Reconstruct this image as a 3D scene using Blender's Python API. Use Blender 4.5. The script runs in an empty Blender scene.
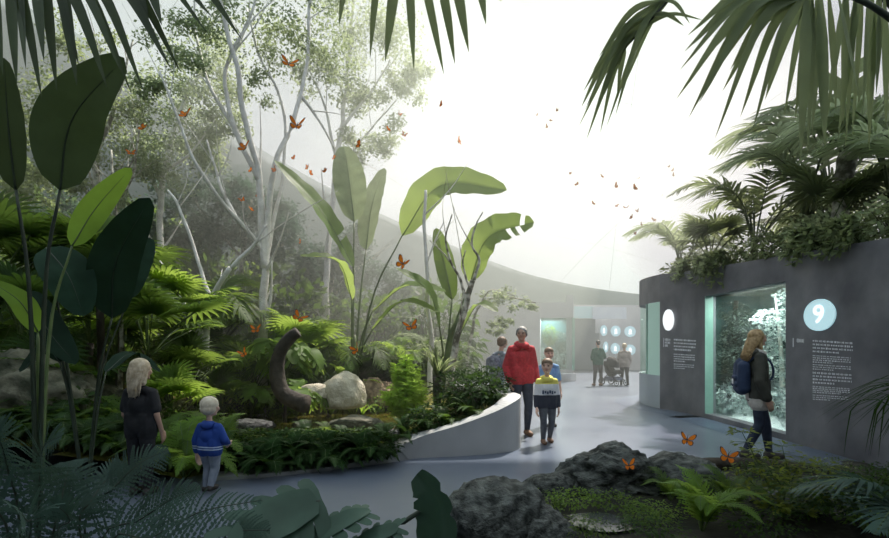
import bpy, bmesh, math, random
import numpy as np
from mathutils import Vector, Matrix, Euler, noise

R = random.Random(7)
PI = math.pi
SC = bpy.context.scene
COL = SC.collection
V = Vector

# ------------------------------------------------------------------ camera
FPX, CX, HY, CAMZ = 500.0, 444.5, 345.0, 1.5
def P(px, py, d):
    return V(((px - CX) * d / FPX, d, CAMZ - (py - HY) * d / FPX))
def G(px, py, z=0.0):
    d = FPX * (CAMZ - z) / (py - HY)
    return V(((px - CX) * d / FPX, d, z))

cam = bpy.data.cameras.new('camera')
cam.sensor_width = 36.0
cam.lens = 36.0 * FPX / 889.0
cam.shift_y = 76.0 / 889.0
cam.clip_end = 300
co = bpy.data.objects.new('camera', cam)
COL.objects.link(co)
co.location = (0, 0, CAMZ)
co.rotation_euler = (PI / 2, 0, 0)
SC.camera = co
SC.view_settings.view_transform = 'Standard'
SC.view_settings.look = 'None'
SC.view_settings.exposure = 0.0
SC.view_settings.gamma = 1.0
SC.view_settings.use_curve_mapping = False

# ------------------------------------------------------------------ materials
MATS = {}
def nt(name):
    m = bpy.data.materials.new(name)
    m.use_nodes = True
    t = m.node_tree
    t.nodes.clear()
    out = t.nodes.new('ShaderNodeOutputMaterial')
    MATS[name] = m
    return m, t, out
def noise_col(t, c1, c2, scale, detail=4, lo=.35, hi=.65, coord='Object'):
    tc = t.nodes.new('ShaderNodeTexCoord')
    n = t.nodes.new('ShaderNodeTexNoise')
    n.inputs['Scale'].default_value = scale
    n.inputs['Detail'].default_value = detail
    r = t.nodes.new('ShaderNodeValToRGB')
    r.color_ramp.elements[0].position = lo
    r.color_ramp.elements[1].position = hi
    r.color_ramp.elements[0].color = (*c1, 1)
    r.color_ramp.elements[1].color = (*c2, 1)
    t.links.new(tc.outputs[coord], n.inputs['Vector'])
    t.links.new(n.outputs['Fac'], r.inputs['Fac'])
    return r.outputs['Color'], n.outputs['Fac']
def mat(name, c1, c2=None, scale=6, rough=.6, metal=0, bump=0, bscale=None, lo=.35, hi=.65, spec=.5, coord='Object'):
    m, t, out = nt(name)
    b = t.nodes.new('ShaderNodeBsdfPrincipled')
    b.inputs['Roughness'].default_value = rough
    b.inputs['Metallic'].default_value = metal
    b.inputs['Specular IOR Level'].default_value = spec
    if c2 is None:
        c2 = tuple(x * 1.25 for x in c1)
    col, fac = noise_col(t, c1, c2, scale, lo=lo, hi=hi, coord=coord)
    t.links.new(col, b.inputs['Base Color'])
    if bump:
        tc = t.nodes.new('ShaderNodeTexCoord')
        n = t.nodes.new('ShaderNodeTexNoise')
        n.inputs['Scale'].default_value = bscale or scale * 4
        n.inputs['Detail'].default_value = 5
        bp = t.nodes.new('ShaderNodeBump')
        bp.inputs['Strength'].default_value = bump
        bp.inputs['Distance'].default_value = .03
        t.links.new(tc.outputs[coord], n.inputs['Vector'])
        t.links.new(n.outputs['Fac'], bp.inputs['Height'])
        t.links.new(bp.outputs['Normal'], b.inputs['Normal'])
    t.links.new(b.outputs['BSDF'], out.inputs['Surface'])
    return m
def leaf(name, c, tcol=None, tr=.4, rough=.55, var=.3, spec=.2):
    """leaf: glossy front plus light passing through; tone differs from plant to plant"""
    m, t, out = nt(name)
    b = t.nodes.new('ShaderNodeBsdfPrincipled')
    b.inputs['Roughness'].default_value = rough
    b.inputs['Specular IOR Level'].default_value = spec
    oi = t.nodes.new('ShaderNodeObjectInfo')
    c1 = tuple(x * (1 - var) for x in c)
    c2 = tuple(min(1, x * (1 + var)) for x in c)
    col, fac = noise_col(t, c1, c2, 5.0, 3)
    hs = t.nodes.new('ShaderNodeHueSaturation')
    mr = t.nodes.new('ShaderNodeMapRange')
    mr.inputs['To Min'].default_value = .7
    mr.inputs['To Max'].default_value = 1.3
    t.links.new(oi.outputs['Random'], mr.inputs['Value'])
    t.links.new(mr.outputs['Result'], hs.inputs['Value'])
    t.links.new(col, hs.inputs['Color'])
    t.links.new(hs.outputs['Color'], b.inputs['Base Color'])
    tl = t.nodes.new('ShaderNodeBsdfTranslucent')
    if tcol is None:
        tcol = (min(1, c[0] * 2.4 + .01), min(1, c[1] * 2.2 + .015), c[2] * 1.3)
    tl.inputs['Color'].default_value = (*tcol, 1)
    mx = t.nodes.new('ShaderNodeMixShader')
    mx.inputs['Fac'].default_value = tr
    t.links.new(b.outputs['BSDF'], mx.inputs[1])
    t.links.new(tl.outputs['BSDF'], mx.inputs[2])
    t.links.new(mx.outputs['Shader'], out.inputs['Surface'])
    return m
def emit(name, c, s, base=None):
    m, t, out = nt(name)
    b = t.nodes.new('ShaderNodeBsdfPrincipled')
    b.inputs['Base Color'].default_value = (*(base or c), 1)
    b.inputs['Roughness'].default_value = .4
    b.inputs['Emission Color'].default_value = (*c, 1)
    b.inputs['Emission Strength'].default_value = s
    t.links.new(b.outputs['BSDF'], out.inputs['Surface'])
    return m

mat('concrete', (.095, .097, .112), (.215, .215, .23), 1.3, .62, bump=.12, bscale=14)
mat('concrete_pale', (.33, .33, .335), (.44, .44, .445), 1.2, .6, bump=.08, bscale=18)
mat('concrete_blue', (.36, .42, .46), (.44, .50, .54), 1.0, .5, bump=.05)
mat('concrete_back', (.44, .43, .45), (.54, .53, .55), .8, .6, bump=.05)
mat('panel_dark', (.12, .13, .16), (.15, .16, .19), 2, .5)
mat('floor_resin', (.088, .110, .155), (.14, .160, .205), .55, .3, bump=.01, bscale=6, lo=.3, hi=.7)
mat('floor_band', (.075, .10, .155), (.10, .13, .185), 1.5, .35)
mat('dome_wall', (.07, .11, .12), (.10, .145, .155), .25, .8)
mat('blocker_grey', (.22, .23, .24), (.28, .29, .30), .5, .8)  # grey of the unseen wall added behind the viewer to block light
mat('soil', (.010, .010, .007), (.030, .028, .017), 3, .9, bump=.6, bscale=12)
mat('moss_ground', (.06, .055, .012), (.26, .24, .04), 1.1, .85, bump=.6, bscale=9)
mat('rock_dark', (.014, .017, .014), (.15, .16, .145), 4.5, .75, bump=1.0, bscale=14, lo=.38, hi=.72)
mat('rock_mossy', (.035, .042, .02), (.20, .19, .13), 3.0, .85, bump=1.0, bscale=8)
mat('rock_pale', (.42, .38, .26), (.62, .58, .44), 2.5, .8, bump=.8, bscale=10)
mat('rock_brown', (.11, .07, .04), (.42, .32, .2), 4, .85, bump=1.0, bscale=9)
mat('bark_white', (.62, .60, .54), (.86, .85, .79), 5, .75, bump=.5, bscale=16)
mat('bark_lichen', (.12, .11, .07), (.62, .60, .5), 7, .85, bump=.7, bscale=14, lo=.42, hi=.58)
mat('bark_dark', (.022, .018, .012), (.07, .058, .04), 6, .85, bump=.8, bscale=14)
mat('stem_green', (.06, .10, .025), (.12, .17, .045), 6, .5)
mat('stem_dark', (.015, .025, .012), (.03, .045, .02), 6, .5)
leaf('leaf_fore', (.042, .062, .026), tr=.2, tcol=(.12, .17, .05), var=.2, spec=.25)
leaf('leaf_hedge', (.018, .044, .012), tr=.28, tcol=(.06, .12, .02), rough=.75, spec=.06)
leaf('leaf_palm_top', (.13, .16, .08), tr=.5, tcol=(.36, .42, .19), var=.2)
leaf('fern_dark', (.050, .090, .070), tr=.3, tcol=(.09, .16, .10), rough=.55)
leaf('leaf_thick', (.016, .036, .022), tr=.10, tcol=(.05, .10, .035), rough=.7, var=.2, spec=.06)  # own dark green of thick leaves that pass little light
leaf('leaf_mist', (.035, .065, .045), tr=.4, tcol=(.08, .15, .09), rough=.7, spec=.1)
mat('frost_ground', (.62, .68, .68), (.82, .86, .86), 9, .8, bump=.8, bscale=20)
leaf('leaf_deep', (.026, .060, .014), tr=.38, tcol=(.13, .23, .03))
leaf('leaf_mid', (.065, .12, .022), tr=.48, tcol=(.24, .36, .055))
leaf('leaf_fresh', (.11, .20, .03), tr=.5, tcol=(.36, .52, .08))
leaf('leaf_lime', (.17, .30, .035), tr=.5, tcol=(.42, .62, .08))
leaf('leaf_plume', (.32, .46, .06), tr=.5, tcol=(.5, .75, .10), rough=.7, spec=.1)
leaf('wing_dull', (.38, .15, .05), tr=.3, tcol=(.5, .2, .06), rough=.7, spec=.1)
leaf('leaf_banana', (.09, .16, .035), tr=.55, tcol=(.36, .48, .12), rough=.42, var=.15)
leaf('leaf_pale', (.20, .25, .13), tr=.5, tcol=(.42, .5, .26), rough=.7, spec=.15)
leaf('leaf_haze', (.21, .26, .15), tr=.6, tcol=(.48, .56, .32), rough=.7, spec=.15)  # paler green, with the haze over the wall-top palms put into the colour
leaf('leaf_olive', (.13, .165, .08), tr=.5, tcol=(.34, .41, .18), spec=.1, rough=.7)
leaf('leaf_monstera', (.060, .105, .075), tr=.2, tcol=(.05, .11, .05), rough=.38, var=.2)
leaf('leaf_yellow', (.14, .17, .025), tr=.45, tcol=(.36, .42, .06))
leaf('leaf_frost', (.62, .70, .68), tr=.3, tcol=(.7, .8, .78), rough=.7)
leaf('leaf_frost_dim', (.16, .21, .18), tr=.3, tcol=(.2, .3, .26), rough=.7)
leaf('wing_orange', (.80, .20, .02), tr=.45, tcol=(.95, .30, .03), var=.12, rough=.7, spec=.1)
mat('wing_dark', (.05, .022, .012), (.09, .04, .02), 20, .6)
# people
mat('skin', (.55, .33, .24), (.62, .39, .29), 8, .5)
mat('skin_pale', (.66, .42, .33), (.72, .48, .38), 8, .5)
mat('skin_shade', (.42, .26, .19), (.48, .3, .22), 8, .5)
mat('hair_blonde', (.52, .40, .26), (.74, .62, .46), 30, .5)
mat('hair_toddler', (.62, .52, .38), (.80, .72, .58), 30, .6)
mat('hair_gold', (.30, .19, .08), (.52, .36, .18), 30, .45)
mat('hair_grey', (.18, .17, .16), (.34, .33, .32), 30, .6)
mat('hair_brown', (.12, .075, .045), (.24, .16, .10), 30, .6)
mat('hair_dark', (.02, .015, .012), (.06, .045, .035), 30, .6)
mat('knit_red', (.42, .018, .03), (.58, .035, .05), 25, .8, bump=.5, bscale=60)
mat('tee_black', (.010, .010, .012), (.022, .022, .026), 12, .75, bump=.3, bscale=12)
mat('hoodie_blue', (.012, .045, .24), (.022, .075, .36), 10, .8, bump=.4, bscale=14)
mat('denim_grey', (.16, .19, .25), (.24, .27, .33), 14, .85, bump=.4, bscale=18)
mat('denim_dark', (.018, .026, .05), (.035, .045, .075), 14, .85, bump=.3, bscale=18)
mat('denim_slate', (.06, .07, .09), (.10, .11, .13), 14, .85, bump=.3, bscale=18)
mat('parka', (.040, .042, .032), (.062, .062, .048), 8, .8, bump=.4, bscale=14)
mat('knit_cream', (.55, .50, .46), (.66, .62, .58), 20, .85, bump=.3, bscale=40)
mat('bag_navy', (.018, .035, .085), (.03, .055, .12), 10, .75, bump=.3, bscale=14)
mat('bag_plaid', (.06, .07, .12), (.25, .27, .34), 26, .8)
mat('sweater_green', (.018, .085, .055), (.03, .115, .075), 12, .85)
mat('trouser_brown', (.055, .045, .045), (.085, .07, .07), 12, .85)
mat('coat_beige', (.36, .31, .28), (.46, .40, .36), 8, .85)
mat('shirt_blue', (.12, .28, .55), (.3, .5, .75), 10, .8)
mat('shirt_white', (.7, .7, .7), (.8, .8, .8), 6, .8)
mat('shoe_dark', (.03, .025, .022), (.05, .04, .035), 8, .6)
mat('shoe_brown', (.16, .08, .045), (.22, .12, .07), 8, .6)
mat('white_trim', (.75, .76, .78), (.85, .85, .86), 8, .6)
mat('eye_dark', (.015, .012, .01), (.03, .025, .02), 8, .3)
mat('lip', (.40, .14, .12), (.45, .18, .15), 8, .5)
mat('metal_black', (.018, .018, .02), (.03, .03, .032), 8, .4, metal=.6)
mat('fabric_black', (.018, .016, .016), (.032, .028, .028), 10, .85)
mat('text_white', (.72, .74, .78), (.8, .82, .85), 4, .7)
mat('cable', (.5, .53, .53), (.55, .58, .58), 3, .6)
mat('glass_edge', (.22, .40, .33), (.30, .50, .42), 3, .25)
mat('board_white', (.62, .66, .74), (.70, .74, .80), 2, .5)
mat('board_cyan', (.40, .62, .66), (.48, .70, .74), 2, .4)
mat('diorama_back', (.035, .09, .09), (.09, .20, .20), 1.2, .9)
emit('sign_glow', (.55, .85, .92), .55, (.6, .8, .85))
emit('sign_glyph', (.95, 1, 1), 1.0)
emit('glass_glow', (.5, .8, .7), .16, (.42, .62, .54))  # glow put into the glass itself to brighten it; no lamp behind
emit('sign_far', (.55, .85, .95), .35, (.55, .75, .8))
# three-band jacket: yellow yoke, white chest, navy below (object z)
def band_mat(name, stops):
    m, t, out = nt(name)
    b = t.nodes.new('ShaderNodeBsdfPrincipled')
    b.inputs['Roughness'].default_value = .8
    tc = t.nodes.new('ShaderNodeTexCoord')
    sx = t.nodes.new('ShaderNodeSeparateXYZ')
    r = t.nodes.new('ShaderNodeValToRGB')
    r.color_ramp.interpolation = 'CONSTANT'
    els = r.color_ramp.elements
    while len(els) < len(stops):
        els.new(.5)
    for e, (p, c) in zip(els, stops):
        e.position = p
        e.color = (*c, 1)
    t.links.new(tc.outputs['Object'], sx.inputs['Vector'])
    t.links.new(sx.outputs['Z'], r.inputs['Fac'])
    t.links.new(r.outputs['Color'], b.inputs['Base Color'])
    t.links.new(b.outputs['BSDF'], out.inputs['Surface'])
    return m
band_mat('jacket_bands', [(0, (.02, .025, .045)), (.735, (.72, .72, .74)), (.905, (.80, .72, .16))])
band_mat('hoodie_bands', [(0, (.012, .05, .26)), (.435, (.5, .6, .75)), (.448, (.012, .05, .26)), (.458, (.5, .6, .75)), (.47, (.012, .055, .29))])
# water, glass, membrane, haze
m, t, out = nt('pond_water')
b = t.nodes.new('ShaderNodeBsdfPrincipled')
col, fac = noise_col(t, (.022, .022, .006), (.15, .135, .018), .9, 5, .38, .62)
t.links.new(col, b.inputs['Base Color'])
b.inputs['Roughness'].default_value = .07
tc = t.nodes.new('ShaderNodeTexCoord'); n = t.nodes.new('ShaderNodeTexNoise'); bp = t.nodes.new('ShaderNodeBump')
n.inputs['Scale'].default_value = 7; bp.inputs['Strength'].default_value = .12; bp.inputs['Distance'].default_value = .02
t.links.new(tc.outputs['Object'], n.inputs['Vector']); t.links.new(n.outputs['Fac'], bp.inputs['Height']); t.links.new(bp.outputs['Normal'], b.inputs['Normal'])
t.links.new(b.outputs['BSDF'], out.inputs['Surface'])
mat('puddle_water', (.03, .034, .04), (.05, .055, .06), 2, .12, spec=.3)
def clear_mat(name, tint, gloss, rough=.03):
    m, t, out = nt(name)
    a = t.nodes.new('ShaderNodeBsdfTransparent'); a.inputs['Color'].default_value = (*tint, 1)
    g = t.nodes.new('ShaderNodeBsdfGlossy'); g.inputs['Roughness'].default_value = rough
    mx = t.nodes.new('ShaderNodeMixShader'); mx.inputs['Fac'].default_value = gloss
    t.links.new(a.outputs[0], mx.inputs[1]); t.links.new(g.outputs[0], mx.inputs[2])
    t.links.new(mx.outputs[0], out.inputs['Surface'])
clear_mat('glass_clear', (.93, .98, .96), .05)
clear_mat('glass_green', (.62, .86, .78), .12)
m, t, out = nt('membrane')
a = t.nodes.new('ShaderNodeBsdfTransparent'); a.inputs['Color'].default_value = (.97, .99, .985, 1)
g = t.nodes.new('ShaderNodeBsdfTranslucent'); g.inputs['Color'].default_value = (.9, .95, .94, 1)
mx = t.nodes.new('ShaderNodeMixShader'); mx.inputs['Fac'].default_value = .04
t.links.new(a.outputs[0], mx.inputs[1]); t.links.new(g.outputs[0], mx.inputs[2]); t.links.new(mx.outputs[0], out.inputs['Surface'])
m, t, out = nt('shade_roof_frosted')  # added roof sheet: stops direct sun, passes soft fill to the foreground
a = t.nodes.new('ShaderNodeBsdfDiffuse'); a.inputs['Color'].default_value = (.5, .52, .54, 1)
g = t.nodes.new('ShaderNodeBsdfTranslucent'); g.inputs['Color'].default_value = (.32, .38, .46, 1)
mx = t.nodes.new('ShaderNodeMixShader'); mx.inputs['Fac'].default_value = .75
t.links.new(a.outputs[0], mx.inputs[1]); t.links.new(g.outputs[0], mx.inputs[2]); t.links.new(mx.outputs[0], out.inputs['Surface'])
m, t, out = nt('haze')
vs = t.nodes.new('ShaderNodeVolumeScatter')
vs.inputs['Color'].default_value = (.92, 1, .93, 1)
vs.inputs['Density'].default_value = HAZE_DENSITY = .016
vs.inputs['Anisotropy'].default_value = .6
t.links.new(vs.outputs[0], out.inputs['Volume'])
m, t, out = nt('mist')
vs = t.nodes.new('ShaderNodeVolumeScatter')
vs.inputs['Color'].default_value = (.88, 1, .80, 1)
vs.inputs['Density'].default_value = .04
vs.inputs['Anisotropy'].default_value = .5
t.links.new(vs.outputs[0], out.inputs['Volume'])

m2 = MATS['mist'].copy(); MATS['mist_thick'] = m2
[n for n in m2.node_tree.nodes if n.type == 'VOLUME_SCATTER'][0].inputs['Density'].default_value = .09
# ------------------------------------------------------------------ mesh helpers
class MB:
    def __init__(s):
        s.v, s.f, s.m = [], [], []
        s.mi = 0
    def vert(s, p):
        s.v.append((p[0], p[1], p[2]))
        return len(s.v) - 1
    def face(s, *ix):
        s.f.append(ix); s.m.append(s.mi)
    def tube(s, pts, rad, n=6, cap=True):
        pts = [V(p) for p in pts]
        N = len(pts)
        if not hasattr(rad, '__len__'):
            rad = [rad] * N
        up = V((.31, .17, .93))
        rings = []
        for i, p in enumerate(pts):
            T = pts[min(i + 1, N - 1)] - pts[max(i - 1, 0)]
            if T.length < 1e-9: T = V((0, 0, 1))
            T.normalize()
            X = T.cross(up)
            if X.length < 1e-3: X = T.cross(V((1, 0, 0)))
            X.normalize(); Y = T.cross(X)
            up = X.cross(T) if False else up
            rings.append([s.vert(p + (X * math.cos(2 * PI * k / n) + Y * math.sin(2 * PI * k / n)) * rad[i]) for k in range(n)])
        for a, b in zip(rings, rings[1:]):
            for k in range(n):
                s.face(a[k], a[(k + 1) % n], b[(k + 1) % n], b[k])
        if cap:
            s.face(*reversed(rings[0])); s.face(*rings[-1])
    def ribbon(s, pts, wid, nrm):
        """narrow blade: two edges along a path, pointed at the tip"""
        N = len(pts)
        prev = None
        for i, p in enumerate(pts):
            T = pts[min(i + 1, N - 1)] - pts[max(i - 1, 0)]
            S = T.cross(nrm)
            if S.length < 1e-9: S = V((1, 0, 0))
            S.normalize()
            w = wid[i] * .5
            if i == N - 1 and w < 1e-4:
                t = s.vert(p)
                s.face(prev[0], prev[1], t)
            else:
                cur = (s.vert(p - S * w), s.vert(p + S * w))
                if prev: s.face(prev[0], prev[1], cur[1], cur[0])
                prev = cur
    def vblade(s, pts, wid, nrm, fold=.25):
        """blade with a folded midrib"""
        N = len(pts); prev = None
        for i, p in enumerate(pts):
            T = pts[min(i + 1, N - 1)] - pts[max(i - 1, 0)]
            S = T.cross(nrm)
            if S.length < 1e-9: S = V((1, 0, 0))
            S.normalize(); U = S.cross(T).normalized()
            w = wid[i] * .5
            if i == N - 1 and w < 1e-4:
                t = s.vert(p)
                s.face(prev[0], prev[1], t); s.face(prev[1], prev[2], t)
            else:
                cur = (s.vert(p - S * w + U * w * fold), s.vert(p), s.vert(p + S * w + U * w * fold))
                if prev:
                    s.face(prev[0], prev[1], cur[1], cur[0]); s.face(prev[1], prev[2], cur[2], cur[1])
                prev = cur
    def lamina(s, pts, wid, nrm, fold=.25, wave=.0, cross=6, seed=0, tears=0):
        """broad leaf: folded sheet around a midrib, rippled edge, optional tears"""
        N = len(pts); prev = None; rr = random.Random(seed)
        torn = set(rr.sample(range(2, N - 2), min(tears, N - 4))) if tears else set()
        for i, p in enumerate(pts):
            T = (pts[min(i + 1, N - 1)] - pts[max(i - 1, 0)])
            S = T.cross(nrm)
            if S.length < 1e-9: S = V((1, 0, 0))
            S.normalize(); U = S.cross(T).normalized(); T = T.normalized()
            w = wid[i] * .5
            cur = []
            for k in range(cross + 1):
                c = 2 * k / cross - 1
                z = fold * abs(c) * w - .25 * fold * w * c * c
                z += wave * w * math.sin(i * 1.7 + seed + (2 if c > 0 else 0)) * abs(c) ** 2
                cur.append(s.vert(p + S * w * c + U * z + T * abs(c) ** 1.5 * w * .25))
            if prev:
                for k in range(cross):
                    if i in torn and (k < cross // 2 - 0 if (i % 2) else k >= cross // 2) : continue
                    s.face(prev[k], prev[k + 1], cur[k + 1], cur[k])
            prev = cur
    def box(s, lo, hi):
        x0, y0, z0 = lo; x1, y1, z1 = hi
        i = [s.vert(p) for p in ((x0, y0, z0), (x1, y0, z0), (x1, y1, z0), (x0, y1, z0), (x0, y0, z1), (x1, y0, z1), (x1, y1, z1), (x0, y1, z1))]
        for q in ((0, 3, 2, 1), (4, 5, 6, 7), (0, 1, 5, 4), (1, 2, 6, 5), (2, 3, 7, 6), (3, 0, 4, 7)):
            s.face(*[i[k] for k in q])
    def ball(s, c, r, n=10, m=7, jit=0, rr=R):
        c = V(c)
        if not hasattr(r, '__len__'): r = (r, r, r)
        rings = []
        for j in range(1, m):
            th = PI * j / m
            rings.append([s.vert((c.x + r[0] * math.sin(th) * math.cos(2 * PI * k / n) * (1 + jit * rr.uniform(-1, 1)), c.y + r[1] * math.sin(th) * math.sin(2 * PI * k / n), c.z + r[2] * math.cos(th))) for k in range(n)])
        t = s.vert((c.x, c.y, c.z + r[2])); bt = s.vert((c.x, c.y, c.z - r[2]))
        for k in range(n):
            s.face(t, rings[0][k], rings[0][(k + 1) % n]); s.face(bt, rings[-1][(k + 1) % n], rings[-1][k])
        for a, b in zip(rings, rings[1:]):
            for k in range(n): s.face(a[k], b[k], b[(k + 1) % n], a[(k + 1) % n])
    def mesh(s, name, smooth=True):
        me = bpy.data.meshes.new(name)
        me.from_pydata(s.v, [], s.f)
        if any(s.m): me.polygons.foreach_set('material_index', s.m)
        if smooth: me.polygons.foreach_set('use_smooth', [True] * len(s.f))
        me.update()
        return me
def spline(ctrl, n):
    """Catmull-Rom through the control points, n points in all"""
    c = [V(p) for p in ctrl]
    c = [c[0] * 2 - c[1]] + c + [c[-1] * 2 - c[-2]]
    out = []; S = len(c) - 3
    for i in range(n):
        u = i / (n - 1) * S
        k = min(int(u), S - 1); t = u - k
        a, b, d, e = c[k], c[k + 1], c[k + 2], c[k + 3]
        out.append(.5 * ((2 * b) + (d - a) * t + (2 * a - 5 * b + 4 * d - e) * t * t + (3 * b - a - 3 * d + e) * t ** 3))
    return out
def link(name, me, mats, parent=None, loc=None, rot=None, scale=None):
    o = bpy.data.objects.new(name, me)
    COL.objects.link(o)
    if isinstance(mats, str): mats = [mats]
    for i, mn in enumerate(mats or []):
        if len(me.materials) <= i: me.materials.append(MATS[mn])
        if me.materials[i] is not MATS[mn]:
            o.material_slots[i].link = 'OBJECT'
            o.material_slots[i].material = MATS[mn]
    if parent is not None: o.parent = parent
    if loc is not None: o.location = loc
    if rot is not None: o.rotation_euler = rot
    if scale is not None: o.scale = scale if hasattr(scale, '__len__') else (scale,) * 3
    return o
def obj(name, mb, mats, parent=None, smooth=True, **k):
    return link(name, mb.mesh(name, smooth), mats, parent, **k)
def tag(o, label, cat, group=None, kind=None):
    o['label'] = label; o['category'] = cat
    if group: o['group'] = group
    if kind: o['kind'] = kind
    return o
def thing(name, label, cat, loc=(0, 0, 0), rz=0, group=None):
    o = bpy.data.objects.new(name, None)
    COL.objects.link(o)
    o.location = loc; o.rotation_euler = (0, 0, rz)
    o.empty_display_size = .1
    return tag(o, label, cat, group)
def struct(name, mb, mats, smooth=False, label=None, parent=None):
    o = obj(name, mb, mats, parent, smooth)
    if parent is None:
        o['kind'] = 'structure'
        o['label'] = label; o['category'] = 'room part' if not label else label.split('|')[-1]
        if label and '|' in label: o['label'] = label.split('|')[0]
    return o
ORD = ['first', 'second', 'third', 'fourth', 'fifth', 'sixth', 'seventh', 'eighth', 'ninth', 'tenth', 'eleventh', 'twelfth', 'thirteenth', 'fourteenth', 'fifteenth', 'sixteenth', 'seventeenth', 'eighteenth', 'nineteenth', 'twentieth', 'twenty-first', 'twenty-second', 'twenty-third', 'twenty-fourth', 'twenty-fifth', 'twenty-sixth']
WORLD_S, SUN_S, SUN_EL = 0.72, 11.5, 1.7
# ------------------------------------------------------------------ light and air
w = bpy.data.worlds.new('sky'); SC.world = w; w.use_nodes = True
bg = w.node_tree.nodes['Background']
bg.inputs['Color'].default_value = (.83, .93, .94, 1)
bg.inputs['Strength'].default_value = WORLD_S
sun = bpy.data.lights.new('sun', 'SUN'); sun.energy = SUN_S; sun.angle = math.radians(1.5); sun.color = (1, .94, .82)
so = bpy.data.objects.new('sun', sun); COL.objects.link(so)
tosun = V((.6, 1, SUN_EL)).normalized()
so.rotation_euler = tosun.to_track_quat('Z', 'Y').to_euler()
mb = MB(); mb.box((-22, 6.0, -.5), (16, 44, 15))
hz = obj('haze', mb, 'haze', smooth=False)
tag(hz, 'pale mist hanging in the back half of the hall', 'haze', kind='stuff')

mb = MB(); mb.ball((-1.6, 15.5, 5.0), (6.5, 6.0, 7.5), 28, 18)
tag(obj('mist', mb, 'mist'), 'pale green mist hanging between the trees behind the pond', 'haze', kind='stuff')
mb = MB(); mb.ball((8.2, 11.5, 5.6), (4.2, 6.0, 3.6), 28, 18)
tag(obj('mist', mb, 'mist_thick'), 'thin mist around the palms on top of the right wall', 'haze', kind='stuff')
# ------------------------------------------------------------------ setting
# planter wall path: x, y, height of rim
PW = [(-2.6, 5.5, .04), (-1.9, 5.72, .04), (-1.2, 6.08, .05), (-.75, 6.34, .12), (-.33, 6.62, .28), (.2, 6.74, .42), (.7, 6.9, .58), (1.0, 7.1, .70), (1.13, 7.4, .75), (1.08, 7.8, .76), (.9, 8.3, .76), (.6, 8.9, .76), (.36, 9.8, .74), (.2, 11.2, .66), (.1, 13, .55), (.2, 16, .45), (.5, 19.5, .4)]
PWS = spline(PW, 90)
mb = MB()
mb.box((-30, -6, -.3), (16, 44, 0))
struct('floor', mb, 'floor_resin', label='grey blue poured resin floor of the hall|floor')
def wall_strip(mb, pts, thick, z0=0.0, ztop=None, side=1, bevel=.0):
    """closed wall following a path (x, y, top); thickness goes to the left of travel when side is 1"""
    prev = None; N = len(pts)
    for i, p in enumerate(pts):
        T = pts[min(i + 1, N - 1)] - pts[max(i - 1, 0)]
        nx = V((-T.y, T.x, 0)).normalized() * side
        zt = p.z if ztop is None else (ztop(i / (N - 1)) if callable(ztop) else ztop)
        zb = z0(i / (N - 1)) if callable(z0) else z0
        a = V((p.x, p.y, 0)); b_ = a + nx * thick
        cur = [mb.vert((a.x, a.y, zb)), mb.vert((a.x, a.y, zt)), mb.vert((b_.x, b_.y, zt)), mb.vert((b_.x, b_.y, zb))]
        if prev:
            for k in range(4):
                mb.face(prev[k], prev[(k + 1) % 4], cur[(k + 1) % 4], cur[k])
        else: mb.face(*cur)
        prev = cur
    mb.face(*reversed(prev))
mb = MB(); wall_strip(mb, PWS, .27)
struct('wall_planter', mb, 'concrete_pale', label='low curved grey concrete planter wall around the garden|wall')

poly = [(p.x - .1, p.y + .05) for p in PWS] + [(.4, 20.5), (-20, 24), (-20, 6.4), (-6, 5.9), (-3.6, 5.6)]
def inside(x, y, pl):
    c = False; j = len(pl) - 1
    for i in range(len(pl)):
        if (pl[i][1] > y) != (pl[j][1] > y) and x < (pl[j][0] - pl[i][0]) * (y - pl[i][1]) / (pl[j][1] - pl[i][1]) + pl[i][0]: c = not c
        j = i
    return c
def gz(x, y):
    """height of the garden ground"""
    best = min(PWS, key=lambda p: (p.x - x) ** 2 + (p.y - y) ** 2)
    d2 = (best.x - x) ** 2 + (best.y - y) ** 2
    w_ = math.exp(-d2 / .9)
    base = .05 + .05 * noise.noise(V((x * .8, y * .8, 3)))
    pond = math.exp(-(((x + 2.2) / 3.2) ** 2 + ((y - 10.2) / 3.4) ** 2))
    base += .32 * (1 - min(1, pond * 2.2)) + .09 * noise.noise(V((x * .5, y * .5, 7)))
    base += .06 * max(0, -x - 5) + .05 * max(0, y - 13)
    return base * (1 - w_) + (best.z - .08) * w_
def ground_mesh(pl, zf, step, x0, x1, y0, y1):
    mb = MB(); ids = {}
    def vid(i, j):
        if (i, j) not in ids:
            x, y = x0 + i * step, y0 + j * step
            ids[(i, j)] = mb.vert((x, y, zf(x, y)))
        return ids[(i, j)]
    for i in range(int((x1 - x0) / step)):
        for j in range(int((y1 - y0) / step)):
            if inside(x0 + (i + .5) * step, y0 + (j + .5) * step, pl):
                mb.face(vid(i, j), vid(i + 1, j), vid(i + 1, j + 1), vid(i, j + 1))
    return mb
struct('ground_garden', ground_mesh(poly, gz, .2, -20, 1.4, 5.2, 24), 'moss_ground', True, 'mossy soil of the planted garden|ground')
mb = MB(); n = 40
c = mb.vert((-2.2, 10.2, .13)); ring = [mb.vert((-2.2 + 4.2 * math.cos(2 * PI * k / n) , 10.2 + 4.2 * math.sin(2 * PI * k / n), .13)) for k in range(n)]
ring = [i for i in ring]
for k in range(n): mb.face(c, ring[k], ring[(k + 1) % n])
# keep the water inside the planter wall
for i, v_ in enumerate(mb.v):
    lim = min((p for p in PWS), key=lambda p: abs(p.y - v_[1]) if p.y > 6.7 else 99).x - .35
    if v_[1] < 7.4: lim = min(lim, .1)
    mb.v[i] = (min(v_[0], lim), max(v_[1], 6.75), .13)
struct('water_pond', mb, 'pond_water', label='still olive green pond water|water')

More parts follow.
